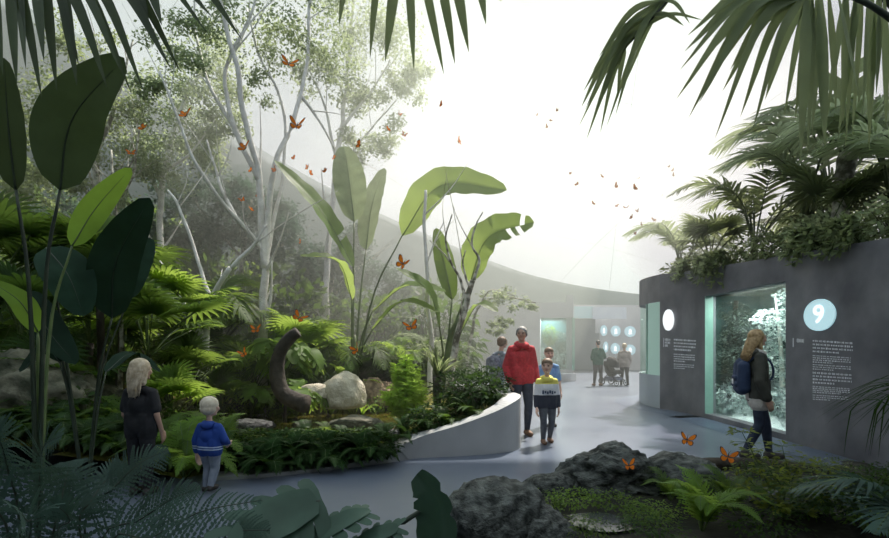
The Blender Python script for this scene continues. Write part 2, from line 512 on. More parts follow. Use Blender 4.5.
# bed in front with rocks
bed = [(-.05, 2.6), (.1, 3.9), (.35, 4.5), (1.0, 5.1), (1.7, 5.65), (2.4, 5.95), (3.2, 6.1), (3.9, 6.12), (4.6, 6.05), (5.3, 5.9), (5.33, 2.6)]
def bz(x, y):
    e = min(math.hypot(x - a[0], y - a[1]) for a in bed)
    return -.02 + .10 * min(1, e / .5) + .05 * noise.noise(V((x * 1.6, y * 1.6, 0)))
bl = spline([V((a[0], a[1], 0)) for a in bed], 60)
bedp = [(p.x, p.y) for p in bl]
struct('ground_bed', ground_mesh(bedp, bz, .1, -.2, 5.4, 2.4, 6.4), 'soil', True, 'dark soil of the rock bed in front|ground')

# right wall: straight run with window, then curving low parapet with glass
WX = 5.33
def htop(d): return 2.72 + (d - 5) * .066
def prism(mb, x0, x1, y0, y1, z0, z1a, z1b):
    i = [mb.vert(p) for p in ((x0, y0, z0), (x1, y0, z0), (x1, y1, z0), (x0, y1, z0), (x0, y0, z1a), (x1, y0, z1a), (x1, y1, z1b), (x0, y1, z1b))]
    for q in ((0, 3, 2, 1), (4, 5, 6, 7), (0, 1, 5, 4), (1, 2, 6, 5), (2, 3, 7, 6), (3, 0, 4, 7)): mb.face(*[i[k] for k in q])
mb = MB(); D0, D1 = 7.81, 10.23; TH = .22
prism(mb, WX, WX + TH, -4, D0, 0, htop(-4), htop(D0))
prism(mb, WX, WX + TH, D0, D1, 0, .10, .10)
prism(mb, WX, WX + TH, D0, D1, 2.50, htop(D0), htop(D1))
curve = spline([V((WX, D1, 0)), V((5.32, 10.7, 0)), V((5.22, 11.3, 0)), V((5.06, 11.75, 0))], 10)
wall_strip(mb, curve, TH, 0, lambda t: htop(D1 + 1.5 * t), side=-1)
par = spline([V((5.06, 11.75, 0)), V((5.02, 12.5, 0)), V((5.2, 13.35, 0)), V((5.75, 14.1, 0)), V((6.7, 14.7, 0)), V((8.5, 15.3, 0)), V((11, 15.6, 0))], 40)
wall_strip(mb, par, .25, 2.52, lambda t: htop(11.7 + .8 * t), side=-1)
struct('wall_right', mb, 'concrete', label='tall dark grey curved exhibition wall on the right|wall')
mb = MB(); wall_strip(mb, par, .25, 0, .78, side=-1)
struct('wall_parapet', mb, 'concrete_blue', label='low pale blue curved parapet under the far glazing|wall')
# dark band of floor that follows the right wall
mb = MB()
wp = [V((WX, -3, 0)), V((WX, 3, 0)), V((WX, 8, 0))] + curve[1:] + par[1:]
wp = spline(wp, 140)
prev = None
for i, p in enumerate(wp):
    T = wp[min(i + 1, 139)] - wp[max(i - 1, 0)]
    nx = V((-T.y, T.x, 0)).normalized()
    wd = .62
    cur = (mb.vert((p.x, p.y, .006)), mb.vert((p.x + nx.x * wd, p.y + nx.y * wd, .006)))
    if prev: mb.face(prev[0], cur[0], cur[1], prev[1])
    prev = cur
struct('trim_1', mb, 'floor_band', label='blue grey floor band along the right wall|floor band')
# window with the frosted diorama
w1 = bpy.data.objects.new('window_1', None); COL.objects.link(w1); w1['kind'] = 'structure'; w1['label'] = 'tall lit vivarium window in the dark right wall'; w1['category'] = 'window'
mb = MB(); mb.box((WX + .15, D0, .10), (WX + .165, D1, 2.5)); struct('pane', mb, 'glass_clear', parent=w1)
mb = MB(); mb.box((WX - .004, D1 - .012, .10), (WX + .16, D1 + .004, 2.5)); struct('jamb', mb, 'glass_edge', parent=w1)
mb = MB(); X0, X1 = WX + TH, 7.0
mb.box((X1, D0 - .3, 0), (X1 + .05, D1 + .9, 2.7))
mb.box((X0, D1 + .85, 0), (X1, D1 + .9, 2.7)); mb.box((X0, D0 - .35, 0), (X1, D0 - .3, 2.7))
mb.box((X0, D0 - .3, -.0), (X1, D1 + .9, .06)); mb.box((X0, D0 - .3, 2.62), (X1, D1 + .9, 2.67))
struct('display_box', mb, 'diorama_back', parent=w1)
mb = MB(); gm = [[mb.vert((X0 + (X1 - X0) * i / 10, D0 - .3 + (D1 - D0 + 1.2) * j / 24, .07 + .5 * i / 10 + .14 * noise.noise(V((i * .6, j * .5, 2))))) for j in range(25)] for i in range(11)]
for i in range(10):
    for j in range(24): mb.face(gm[i][j], gm[i + 1][j], gm[i + 1][j + 1], gm[i][j + 1])
struct('display_ground', mb, 'frost_ground', True, parent=w1)
la = bpy.data.lights.new('display_lamp', 'AREA'); la.energy = 170; la.shape = 'RECTANGLE'; la.size = .5; la.size_y = 2.2; la.color = (.93, 1, .985)
lo_ = bpy.data.objects.new('display_lamp', la); COL.objects.link(lo_); lo_.location = (X0 + .35, 9.0, 2.58); lo_.rotation_euler = (0, math.radians(-12), 0)
# window 3: glazing above the parapet
w3 = bpy.data.objects.new('window_3', None); COL.objects.link(w3); w3['kind'] = 'structure'; w3['label'] = 'greenish glazing on the low curved parapet at the wall end'; w3['category'] = 'window'
gl = [p + V((.02, 0, 0)) for p in par[:34]]
mb = MB(); wall_strip(mb, gl[6:], .02, .78, 2.52, side=-1); struct('pane', mb, 'glass_clear', parent=w3)
mb = MB(); wall_strip(mb, par[:6], .05, .78, 2.52, side=-1); struct('glow_pane', mb, 'glass_glow', parent=w3)
mb = MB()
for k in (6, 20, 33): mb.box((gl[k].x - .012, gl[k].y - .012, .78), (gl[k].x + .03, gl[k].y + .03, 2.52))
struct('frame', mb, 'glass_edge', parent=w3)
# back walls
mb = MB()
bw = spline([V((-1.5, 24.5, 0)), V((1.0, 23, 0)), V((3.0, 21.6, 0)), V((4.05, 21.2, 0))], 16)
wall_strip(mb, bw, .3, 0, 3.3, side=1)
bw2 = spline([V((4.05, 21.2, 0)), V((5.1, 21.05, 0)), V((5.42, 21.0, 0))], 6)
wall_strip(mb, bw2, .3, 0, .45, side=1); wall_strip(mb, bw2, .3, 2.65, 3.3, side=1)
wall_strip(mb, [V((5.42, 21.0, 0)), V((6.2, 24, 0)), V((7.4, 29.5, 0))], .3, 0, 3.6, side=1)
wall_strip(mb, [V((6.8, 29.6, 0)), V((10, 30.0, 0)), V((17, 30.3, 0))], .3, 0, 3.9, side=1)
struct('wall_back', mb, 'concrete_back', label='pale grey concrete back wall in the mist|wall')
w2 = bpy.data.objects.new('window_2', None); COL.objects.link(w2); w2['kind'] = 'structure'; w2['label'] = 'small planted vivarium window in the far wall behind the boys'; w2['category'] = 'window'
mb = MB(); wall_strip(mb, bw2, .015, .45, 2.65, side=1); struct('pane', mb, 'glass_clear', parent=w2)
mb = MB(); mb.box((5.36, 20.94, .45), (5.46, 21.1, 2.65)); struct('jamb', mb, 'glass_edge', parent=w2)
mb = MB(); mb.box((3.9, 22.3, .3), (5.6, 22.36, 2.8)); struct('display_box', mb, 'diorama_back', parent=w2)
la = bpy.data.lights.new('far_display_lamp', 'AREA'); la.energy = 60; la.size = 1.0; la.color = (.9, 1, .97)
lo_ = bpy.data.objects.new('far_display_lamp', la); COL.objects.link(lo_); lo_.location = (4.7, 21.75, 2.6)
# plinth of the back wall
mb = MB(); wall_strip(mb, spline([V((1.0, 22.5, 0)), V((3, 20.9, 0)), V((4.3, 20.5, 0)), V((5.1, 20.5, 0)), V((5.5, 20.9, 0))], 20), .5, 0, .32, side=1)
struct('trim_2', mb, 'concrete_back', label='low rounded concrete plinth at the foot of the back wall|plinth')
mb = MB(); mb.box((7.55, 29.35, 0), (8.85, 29.5, 3.05)); mb.box((8.7, 29.36, 0), (9.1, 29.5, 2.2))
tag(obj('exhibit_panel', mb, 'panel_dark', smooth=False), 'dark grey stepped panel standing beside the man in green', 'panel')
mb = MB(); mb.box((7.5, 29.2, 3.06), (8.7, 29.34, 3.75))
tag(obj('header_board', mb, 'board_cyan', smooth=False), 'pale cyan header board above the dark far panel', 'board')
mb = MB(); mb.box((8.62, 29.1, 3.03), (10.6, 29.3, 3.7))
tag(obj('header_board', mb, 'board_white', smooth=False), 'white lavender header board above the round far signs', 'board')
# dome wall with the swooping top edge
mb = MB()
top = [P(-420, -40, 14.5), P(-150, -70, 19), P(55, 20, 22), P(160, 84, 24), P(250, 142, 26), P(350, 198, 28), P(450, 244, 30), P(540, 277, 32), P(640, 294, 34), P(760, 302, 36), P(900, 306, 38)]
top = [V((-16, -5.5, 9.0)), V((-16.5, 4, 10.5))] + top  # unseen near stretch, added to block sky light from the left
ts = spline(top, 80); prev = None
for p in ts:
    q = V((p.x, p.y, 0)); out_ = q.normalized() * 2.6
    cur = [mb.vert((p.x - out_.x * (.9 - k / 6) * .5, p.y - out_.y * (.9 - k / 6) * .5, p.z * k / 6)) for k in range(7)] + [mb.vert((p.x + out_.x * .4, p.y + out_.y * .4, p.z * 1.0 + .1)), mb.vert((p.x + out_.x * .5, p.y + out_.y * .5, 0))]
    if prev:
        for k in range(8): mb.face(prev[k], cur[k], cur[k + 1], prev[k + 1])
    prev = cur
struct('wall_left', mb, 'dome_wall', True, 'blue grey sloping dome wall behind the trees|wall')
# membrane roof and its cables
def cz(x, y): return 15.5 - .0075 * max(0, y - 2) ** 2 * .9 - .010 * x * x
mb = MB(); nx, ny = 20, 20
ids = [[mb.vert((-26 + 52 * i / nx, 4.5 + 40 * j / ny, cz(-26 + 52 * i / nx, 4.5 + 40 * j / ny))) for j in range(ny + 1)] for i in range(nx + 1)]
for i in range(nx):
    for j in range(ny): mb.face(ids[i][j], ids[i + 1][j], ids[i + 1][j + 1], ids[i][j + 1])
struct('ceiling', mb, 'membrane', True, 'white translucent membrane roof with thin seams|ceiling')
cab = 0
for x0, x1, y0, y1 in [(4.0, 13, 6, 40), (16, 8, 10, 40), (-26, 26, 20, 23), (-26, 26, 30, 34), (-26, 26, 13, 15)]:
    mb = MB(); mb.tube([(x0 + (x1 - x0) * k / 30, y0 + (y1 - y0) * k / 30, cz(x0 + (x1 - x0) * k / 30, y0 + (y1 - y0) * k / 30) - .05) for k in range(31)], .012, 4)
    cab += 1
    struct('trim_%d' % (2 + cab), mb, 'cable', True, 'thin seam cable under the white membrane roof|cable')
# unseen roof sheet and wall, added to dim and soften the foreground light
mb = MB(); i_ = [mb.vert(p) for p in ((-22, -6, 9.0), (22, -6, 9.0), (22, 13.8, 12.4), (-22, 13.8, 12.4))]; mb.face(*i_)
struct('shade_roof', mb, 'shade_roof_frosted', label='unseen frosted roof sheet added to shade and soften the foreground|ceiling')
mb = MB(); mb.box((-20, -6.2, 0), (20, -6, 9.2))
struct('blocker_wall', mb, 'blocker_grey', label='unseen wall added behind the viewer to keep the foreground dark|wall')
# planted deck on top of the right wall
mb = MB(); prism(mb, WX + .22, 12, 2, 13, 2.58, 2.66, 3.02); prism(mb, 6.2, 12, 13, 14.3, 2.58, 3.02, 3.06)
struct('roof_right', mb, 'soil', label='planted soil deck on top of the right wall|roof')

# ------------------------------------------------------------------ signs and lettering on the right wall
def disc(mb, c, r, th, ax='x', n=40, sy=1.0):
    for s_ in (0, 1): pass
    a = []; b_ = []
    for k in range(n):
        u, v_ = math.cos(2 * PI * k / n) * r * sy, math.sin(2 * PI * k / n) * r
        if ax == 'x':
            a.append(mb.vert((c[0], c[1] + u, c[2] + v_))); b_.append(mb.vert((c[0] - th, c[1] + u, c[2] + v_)))
        else:
            a.append(mb.vert((c[0] + u, c[1], c[2] + v_))); b_.append(mb.vert((c[0] + u, c[1] - th, c[2] + v_)))
    mb.face(*b_); mb.face(*reversed(a))
    for k in range(n): mb.face(a[k], b_[k], b_[(k + 1) % n], a[(k + 1) % n])
_face = [V((WX, 3 + .1 * k, 0)) for k in range(73)] + curve
_fine = spline(_face[60:], 800)
def curve_at(px):
    return min(_fine, key=lambda p: abs(CX + FPX * p.x / p.y - px))
curve_x = lambda px: curve_at(px).x
curve_d = lambda px: curve_at(px).y
def wall_d(px): return FPX * WX / (px - CX)
def zat(py, d): return CAMZ - (py - HY) * d / FPX
s9 = thing('round_sign', 'glowing round sign with number nine on the dark wall', 'sign', (WX, wall_d(820), zat(315, wall_d(820))))
mb = MB(); disc(mb, (0, 0, 0), .225, .02, sy=1.32); obj('sign_disc', mb, 'sign_glow', s9, smooth=False)
cu = bpy.data.curves.new('numeral', 'FONT'); cu.body = '9'; cu.size = .36; cu.align_x = 'CENTER'; cu.align_y = 'CENTER'; cu.extrude = .004; cu.offset = .002
tmp = bpy.data.objects.new('numeral_tmp', cu); COL.objects.link(tmp)
dg = bpy.context.evaluated_depsgraph_get()
me = bpy.data.meshes.new_from_object(tmp.evaluated_get(dg)); bpy.data.objects.remove(tmp)
link('numeral', me, 'sign_glyph', s9, (-.025, 0, 0), (PI / 2, 0, -PI / 2), (1.25, 1, 1))
sg = thing('round_sign', 'small white glowing round sign left of the tall window', 'sign', (5.14, 11.46, zat(320, 11.46)))
mb = MB(); disc(mb, (0, 0, 0), .24, .02, sy=.72); o = obj('sign_disc', mb, 'sign_glyph', sg, smooth=False); sg.rotation_euler = (0, 0, .28)
def wall_text(label, spec, xf):
    """heading, accent bar and paragraphs of small raised lettering"""
    t_ = thing('wall_text', label, 'lettering')
    for name, px0, px1, py0, py1, nl, hgt in spec:
        mb = MB(); rr = random.Random(px0 * 7 + int(py0))
        for l in range(nl):
            u = 0.0
            end = 1.0 if l < nl - 1 else rr.uniform(.45, .8)
            while u < end:
                wl = rr.uniform(.03, .1)
                if name == 'accent_bar': wl = 1
                a, b_ = px0 + (px1 - px0) * u, px0 + (px1 - px0) * min(end, u + wl)
                nl_ = max(1, int((b_ - a) / 1.1)) if name != 'accent_bar' else 1
                for g_ in range(nl_):
                    ga, gb = a + (b_ - a) * g_ / nl_, a + (b_ - a) * (g_ + (.72 if nl_ > 1 else 1)) / nl_
                    (x0, y0), (x1, y1) = xf(ga), xf(gb)
                    zc = zat(py0 + (py1 - py0) * (l + .5) / nl + (ga - px0) * .065, y0)
                    hh = hgt * y0 / FPX * (rr.choice((.75, .75, 1.0)) if name != 'accent_bar' else 1)
                    i = [mb.vert((x0 - .004, y0, zc - hh / 2)), mb.vert((x1 - .004, y1, zc - hh / 2)), mb.vert((x1 - .004, y1, zc + hh / 2)), mb.vert((x0 - .004, y0, zc + hh / 2))]
                    mb.face(*i)
                u += wl + .02
        obj(name, mb, 'text_white', t_, smooth=False)
straight = lambda px: (WX, wall_d(px))
wall_text('white exhibit text lines below the number nine sign', [('accent_bar', 793, 794.6, 338, 347, 1, 9), ('heading', 797, 809, 338, 343, 1, 4.2), ('paragraph', 813, 853, 339, 353, 4, 2.0), ('paragraph', 813, 851, 354.5, 363, 4, 1.3), ('paragraph', 813, 851, 363.5, 370, 3, 1.1), ('paragraph', 813, 852, 371, 384, 4, 2.0), ('paragraph', 813, 850, 385.5, 393, 4, 1.3), ('paragraph', 813, 849, 394, 400, 3, 1.1)], straight)
wall_text('small white exhibit text between the far glazing and tall window', [('accent_bar', 663.4, 664.4, 338, 347, 1, 9), ('heading', 665, 670.5, 338, 347, 3, 2.6), ('paragraph', 674, 696, 338, 351, 4, 1.8), ('paragraph', 674, 695, 353, 362, 4, 1.3), ('paragraph', 674, 694, 363, 369, 3, 1.1)], lambda px: (curve_x(px), curve_d(px)))
k = 0
for (px, py, r) in [(604.5, 330.5, 3.6), (616.7, 331, 5.0), (631.5, 331.5, 5.8), (606.5, 347, 2.6), (616.2, 348.5, 4.8), (631.5, 350, 5.6)]:
    c_ = P(px, py, 29.6)
    s_ = thing('round_sign', ['narrow', 'middle', 'wide'][k % 3] + ' round glowing sign in the ' + ('upper' if k < 3 else 'lower') + ' row on the far back wall', 'sign', (c_.x, 29.62 if px < 700 else 0, c_.z), 0, 'round signs on the far back wall')
    s_.location.y = 29.6 + (c_.x - 6.8) * .06
    mb = MB(); disc(mb, (0, 0, 0), 5.4 * 29.6 / FPX, .05, 'y', sy=r / 5.6); obj('sign_disc', mb, 'sign_far', s_, smooth=False)
    mb = MB(); mb.ball((0, -.07, .02), (.09 * r / 5.6, .01, .12)); mb.box((-.10 * r / 5.6, -.07, -.16), (.10 * r / 5.6, -.055, -.10)); obj('emblem', mb, 'sign_glyph', s_)
    k += 1
# ------------------------------------------------------------------ plant pieces, unit size, shared between copies
def sinp(t, p=.8): return max(0.0, math.sin(PI * min(1, max(0, t)) ** p))
def frond_into(mb, path, npin, plen, pw, ang=1.1, droop=.25, up=V((0, 0, 1)), start=.15, rr=None, rad=.006, toothed=0, prof=None, jitter=.08, segs=4, curl=0.0):
    """feather-shaped frond along a path: midrib and paired leaflets"""
    rr = rr or random.Random(1)
    N = len(path); L = sum((path[i + 1] - path[i]).length for i in range(N - 1))
    mb.mi = 1
    mb.tube(path, [rad * (1 - .8 * i / (N - 1)) for i in range(N)], 4)
    mb.mi = 0
    def at(t):
        u = t * (N - 1); k = min(int(u), N - 2)
        return path[k].lerp(path[k + 1], u - k), (path[k + 1] - path[k]).normalized()
    for i in range(npin):
        t = start + (1 - start) * (i + .5) / npin
        p, T = at(t)
        S = T.cross(up)
        if S.length < .05: S = T.cross(V((1, 0, .2)))
        S.normalize(); U = S.cross(T).normalized()
        pr = prof(t) if prof else sinp((t - start) / (1 - start) * .93 + .07)
        for sg in (-1, 1):
            l = plen * pr * rr.uniform(1 - jitter, 1 + jitter)
            a = ang * (1 - .35 * t) + rr.uniform(-jitter, jitter)
            d = (S * sg * math.sin(a) + T * math.cos(a) + U * (.18 - curl)).normalized()
            pts = []
            for k in range(segs + 1):
                u = k / segs
                pts.append(p + d * l * u - V((0, 0, 1)) * droop * l * u * u + T * .10 * l * u * u)
            if toothed:
                # comb-like pinna: small lobes along both edges
                for q in range(toothed):
                    u0 = (q + .3) / toothed
                    k = min(int(u0 * segs), segs - 1)
                    c_ = pts[k].lerp(pts[k + 1], u0 * segs - k)
                    dd = (pts[k + 1] - pts[k]).normalized()
                    ss = dd.cross(U).normalized()
                    hw = pw * (1 - .75 * u0) * .5
                    bw_ = l / toothed * .55
                    for e in (-1, 1):
                        b0, b1 = mb.vert(c_ - dd * bw_ * .8), mb.vert(c_ + dd * bw_)
                        t0, t1 = mb.vert(c_ + ss * e * hw + dd * bw_ * 1.0 - V((0, 0, .1 * hw))), mb.vert(c_ + ss * e * hw * .85 - dd * bw_ * .1)
                        mb.face(b0, b1, t0, t1)
            else:
                wd = [pw * x for x in (.55, 1, .9, .55, 0)] if segs == 4 else [pw * (.55 + .45 * min(1, 3 * k / segs)) * (1 - (k / segs) ** 3) for k in range(segs + 1)]
                mb.ribbon(pts, wd, U)
def fan_into(mb, c, T, Nn, rad, nb, spread, rr, w=.05, droop=.3):
    """palm fan: long blades from one point"""
    T = T.normalized(); S = T.cross(Nn).normalized(); U = S.cross(T).normalized()
    for i in range(nb):
        a = spread * ((i + .5) / nb - .5)
        d = T * math.cos(a) + S * math.sin(a)
        l = rad * (.78 + .22 * math.cos(a * .8)) * rr.uniform(.92, 1.05)
        side = d.cross(U)
        pts = [c + d * l * u + U * (.10 * l * math.sin(u * 2.2)) - V((0, 0, 1)) * droop * l * u ** 2.5 for u in (0, .3, .6, .85, 1)]
        mb.vblade(pts, [w * .3, w * .95, w, w * .5, 0], U, .5)
PROTO = {}
def proto(name, fn, n=3):
    PROTO[name] = [fn(random.Random(100 + 17 * k + len(name))).mesh(name) for k in range(n)]
def f_fern(rr):
    mb = MB(); y = rr.uniform(.9, 1.05)
    path = spline([(0, 0, 0), (0, .3 * y, .42), (rr.uniform(-.05, .05), .68 * y, .52), (rr.uniform(-.1, .1), 1.0 * y, .33)], 12)
    frond_into(mb, path, 24, .24, .06, 1.25, .25, rr=rr, toothed=5, segs=3, prof=lambda t: sinp(t, .62), rad=.008); return mb
def f_palm(rr):
    mb = MB()
    path = spline([(0, 0, 0), (0, .26, .46), (rr.uniform(-.06, .06), .62, .58), (rr.uniform(-.12, .12), .98, .34)], 12)
    frond_into(mb, path, 22, .36, .032, 1.0, .45, rr=rr, start=.22, rad=.010, jitter=.14); return mb
def f_fan(rr):
    mb = MB()
    path = spline([(0, 0, 0), (0, .16, .35), (0, .36, .62)], 6)
    mb.mi = 1; mb.tube(path, [.010] * 6, 4); mb.mi = 0
    fan_into(mb, path[-1], V((0, .62, .45)), V((0, -.75, .65)), .52, 22, 4.9, rr, .05, .22); return mb
def f_strap(rr):
    mb = MB(); b = rr.uniform(.1, .5)
    pts = spline([(0, 0, 0), (0, .22, .42), (rr.uniform(-.05, .05), .55, .72 - b * .3), (rr.uniform(-.1, .1), .95, .72 - b)], 8)
    mb.vblade(pts, [.05, .075, .08, .075, .065, .05, .03, 0], V((0, 0, 1)), .5); return mb
def f_spike(rr):
    mb = MB()
    pts = spline([(0, 0, 0), (0, .3, .34), (rr.uniform(-.03, .03), .62, .62), (rr.uniform(-.06, .06), .92, .74)], 8)
    mb.vblade(pts, [.07, .09, .09, .08, .07, .05, .03, 0], V((0, -.4, 1)), .5); return mb
def f_grass(rr):
    mb = MB(); b = rr.uniform(.2, .9)
    pts = spline([(0, 0, 0), (0, .22, .5), (rr.uniform(-.05, .05), .6, .75 - b * .3), (rr.uniform(-.1, .1), 1, .65 - b)], 8)
    mb.vblade(pts, [.02, .03, .032, .03, .026, .02, .012, 0], V((0, 0, 1)), .5); return mb
def f_paddle(rr):
    mb = MB()
    st = spline([(0, 0, 0), (0, .10, .45), (0, .2, .8)], 6)
    mb.mi = 1; mb.tube(st, [.022, .02, .018, .016, .014, .012], 6); mb.mi = 0
    pts = spline([(0, .2, .8), (0, .34, 1.15), (rr.uniform(-.1, .1), .62, 1.45), (rr.uniform(-.15, .15), 1.0, 1.45 + rr.uniform(-.15, .1))], 16)
    wd = [.02 + .36 * sinp(i / 15 * .97 + .01, .85) ** .7 for i in range(16)]; wd[-1] = .005
    mb.lamina(pts, wd, V((0, -.6, 1)), .3, .06, 6, rr.randint(0, 99), 2); return mb
def monstera_leaf(mb, path, width, nrm, lobes=6, core=.78):
    """heart-shaped leaf cut into lobes on both sides of the midrib"""
    N = len(path)
    mb.lamina(path, [width * core * sinp(.12 + .86 * i / (N - 1)) ** .6 + .004 for i in range(N)], nrm, .15, 0, 4)
    for i in range(lobes):
        t = .02 + .90 * (i + .2) / lobes
        u = t * (N - 1); k = min(int(u), N - 2)
        p = path[k].lerp(path[k + 1], u - k); T = (path[k + 1] - path[k]).normalized()
        S = T.cross(nrm).normalized(); U = S.cross(T)
        L = (path[-1] - path[0]).length
        for sg in (-1, 1):
            a = 1.75 - 1.25 * t
            l = width * .55 * (.75 + .35 * math.sin(PI * (.25 + .6 * t)))
            d = S * sg * math.sin(a) + T * math.cos(a)
            pts = [p + d * l * q + T * .18 * l * q * q - U * .22 * l * q * q for q in (0, .3, .6, .85, 1)]
            ww = L / lobes * 1.0 * max(.45, math.sin(a))
            mb.ribbon(pts, [ww, ww, ww * .95, ww * .88, ww * .45], U)
def f_monstera(rr):
    mb = MB()
    st = spline([(0, 0, 0), (0, .1, .4), (0, .3, .62)], 6)
    mb.mi = 1; mb.tube(st, [.012] * 6, 5); mb.mi = 0
    path = spline([(0, .3, .62), (0, .45, .66), (rr.uniform(-.04, .04), .62, .56), (0, .76, .36)], 10)
    monstera_leaf(mb, path, .42, V((0, -.2, 1))); return mb
def leafcloud(rr, n, size, shell=.55, flat=.8):
    mb = MB()
    for i in range(n):
        d = V((rr.gauss(0, 1), rr.gauss(0, 1), rr.gauss(0, 1))).normalized()
        r = (shell + (1 - shell) * rr.random() ** .6) * (1 + .25 * noise.noise(d * 2.2 + V((rr.seed and n, 0, 0))))
        p = V((d.x * r, d.y * r, d.z * r * flat))
        dd = (d + V((rr.uniform(-1, 1), rr.uniform(-1, 1), rr.uniform(-1.2, .6))) * .9).normalized()
        nn = V((rr.uniform(-.6, .6), rr.uniform(-.6, .6), 1))
        s = size * rr.uniform(.6, 1.3)
        S = dd.cross(nn).normalized() * s * .28
        a, b, c, e = mb.vert(p), mb.vert(p + dd * s * .45 + S), mb.vert(p + dd * s - V((0, 0, s * .15))), mb.vert(p + dd * s * .45 - S)
        mb.face(a, b, c, e)
    return mb
proto('fern_frond', f_fern); proto('palm_frond', f_palm); proto('fan_leaf', f_fan); proto('strap_leaf', f_strap); proto('spike_leaf', f_spike)
proto('grass_blade', f_grass); proto('paddle_leaf', f_paddle); proto('monstera_leaf', f_monstera)
proto('bush_leaves', lambda rr: leafcloud(rr, 700, .20), 4)
proto('fine_leaves', lambda rr: leafcloud(rr, 900, .10, .3), 3)
proto('ground_leaves', lambda rr: leafcloud(rr, 420, .13, .2, .35), 3)
def f_bushstems(rr):
    mb = MB()
    for i in range(9):
        a = rr.uniform(0, 6.28); r = rr.uniform(.3, .75)
        mb.tube(spline([(0, 0, -.75), (.3 * r * math.cos(a), .3 * r * math.sin(a), -.2), (r * math.cos(a), r * math.sin(a), rr.uniform(.1, .6))], 5), [.03, .025, .02, .012, .006], 4)
    return mb
proto('bush_stems', f_bushstems, 2)
LEAFNAME = {'fern_frond': 'frond', 'palm_frond': 'frond', 'fan_leaf': 'fan_leaf', 'strap_leaf': 'leaf', 'spike_leaf': 'leaf', 'grass_blade': 'leaf', 'paddle_leaf': 'leaf', 'monstera_leaf': 'leaf'}
def rosette(name, label, cat, loc, kind, n, size, lm, sm='stem_green', tilt=(-.5, .5), seed=0, group=None, az=(0, 2 * PI), crown=0.0, stem=None):
    """plant whose leaves all leave one base"""
    rr = random.Random(seed * 31 + 5)
    t_ = thing(name, label, cat, loc, 0, group)
    if crown:
        mb = MB(); mb.tube(spline([(0, 0, -.05), (rr.uniform(-.04, .04), 0, crown * .5), (0, 0, crown)], 6), [stem or .05] * 6, 7)
        obj('trunk', mb, 'bark_dark', t_)
    for i in range(n):
        u = i / max(1, n - 1)
        a = az[0] + (az[1] - az[0]) * ((i * .618034) % 1.0 if az[1] - az[0] > 6 else u) + rr.uniform(-.15, .15)
        tl = tilt[0] + (tilt[1] - tilt[0]) * ((i * .381966 + rr.uniform(-.1, .1)) % 1)
        s = size * rr.uniform(.8, 1.12)
        M = Matrix.Rotation(a, 4, 'Z') @ Matrix.Rotation(tl, 4, 'X')
        link(LEAFNAME[kind], rr.choice(PROTO[kind]), [lm, sm], t_, (0, 0, crown), M.to_euler(), s)
    return t_
def bush(name, label, cat, loc, size, lm, seed=0, group=None, kind='bush_leaves'):
    rr = random.Random(seed * 13 + 3)
    sz = size if hasattr(size, '__len__') else (size, size, size)
    t_ = thing(name, label, cat, loc, 0, group)
    link('foliage', PROTO[kind][seed % len(PROTO[kind])], lm, t_, (0, 0, sz[2] * .75), (0, 0, rr.uniform(0, 6)), sz)
    if kind != 'ground_leaves':
        link('stems', PROTO['bush_stems'][seed % 2], 'bark_dark', t_, (0, 0, sz[2] * .75), (0, 0, rr.uniform(0, 6)), sz)
    return t_
def ground_at(x, y):
    if inside(x, y, poly): return gz(x, y)
    if inside(x, y, bedp): return bz(x, y)
    return 0.0
def GP(px, d):
    """garden point at a given distance in the direction of a pixel column"""
    x = (px - CX) * d / FPX
    return V((x, d, ground_at(x, d) - .02))

# ------------------------------------------------------------------ large leaved plants, leaf by leaf
def big_leaf(parent, base, start, tip, mid, width, nrm, lm, seed=0, stem=.03, tears=0, sm='stem_green', wave=.06, fold=.28, name='leaf', bend=None):
    o0 = parent.location
    L = lambda p: V(p) - o0
    mb = MB()
    b, s_, m_, t_ = L(base), L(start), L(mid), L(tip)
    c_ = b.lerp(s_, .55) + V((0, 0, .12 * (s_ - b).length)) if bend is None else L(bend)
    st = spline([b, c_, s_], 10)
    mb.mi = 1; mb.tube(st, [stem * (1 - .055 * i) for i in range(10)], 6)
    n = 22
    pts = spline([s_, m_, t_], n)
    mb.tube(pts[:-2], [stem * .5 * (1 - .045 * i) for i in range(n - 2)], 4)
    mb.mi = 0
    wd = [width * (.04 + .96 * sinp(.02 + .965 * i / (n - 1), .80) ** .62) for i in range(n)]; wd[0] = .02; wd[-1] = .006
    mb.lamina(pts, wd, V(nrm), fold, wave, 8, seed, tears)
    return obj(name, mb, [lm, sm], parent)
# central plant with arching leaves
D = 11.0
b0 = GP(352, D); st = thing('banana_plant', 'tall banana plant with pale arching leaves standing behind the pond', 'plant', b0)
def BL(sx, sy, sd, mx, my, md, tx, ty, td, w_, nrm, mat_='leaf_banana', **k):
    big_leaf(st, b0, P(sx, sy, sd), P(tx, ty, td), P(mx, my, md), w_, nrm, mat_, **k)
BL(354, 268, 11.0, 322, 212, 10.7, 274, 160, 10.4, .62, (.75, -.5, .5), seed=1, tears=1)
BL(354, 222, 11.2, 349, 180, 11.5, 344, 146, 11.8, .75, (.25, -1, .15), seed=2, mat_='leaf_pale')
BL(402, 236, 11.4, 440, 186, 11.2, 507, 190, 10.9, .95, (-.15, -.9, .55), seed=3, bend=P(372, 300, 11.2))
BL(352, 300, 10.8, 338, 262, 10.3, 300, 256, 9.8, .55, (.2, -.3, 1), seed=4)
BL(372, 312, 10.9, 406, 286, 10.6, 446, 292, 10.2, .50, (-.15, -.3, 1), seed=5, bend=P(360, 345, 11))
BL(372, 330, 10.8, 402, 302, 10.3, 440, 312, 9.9, .36, (-.1, -.3, 1), seed=6, bend=P(358, 360, 11))
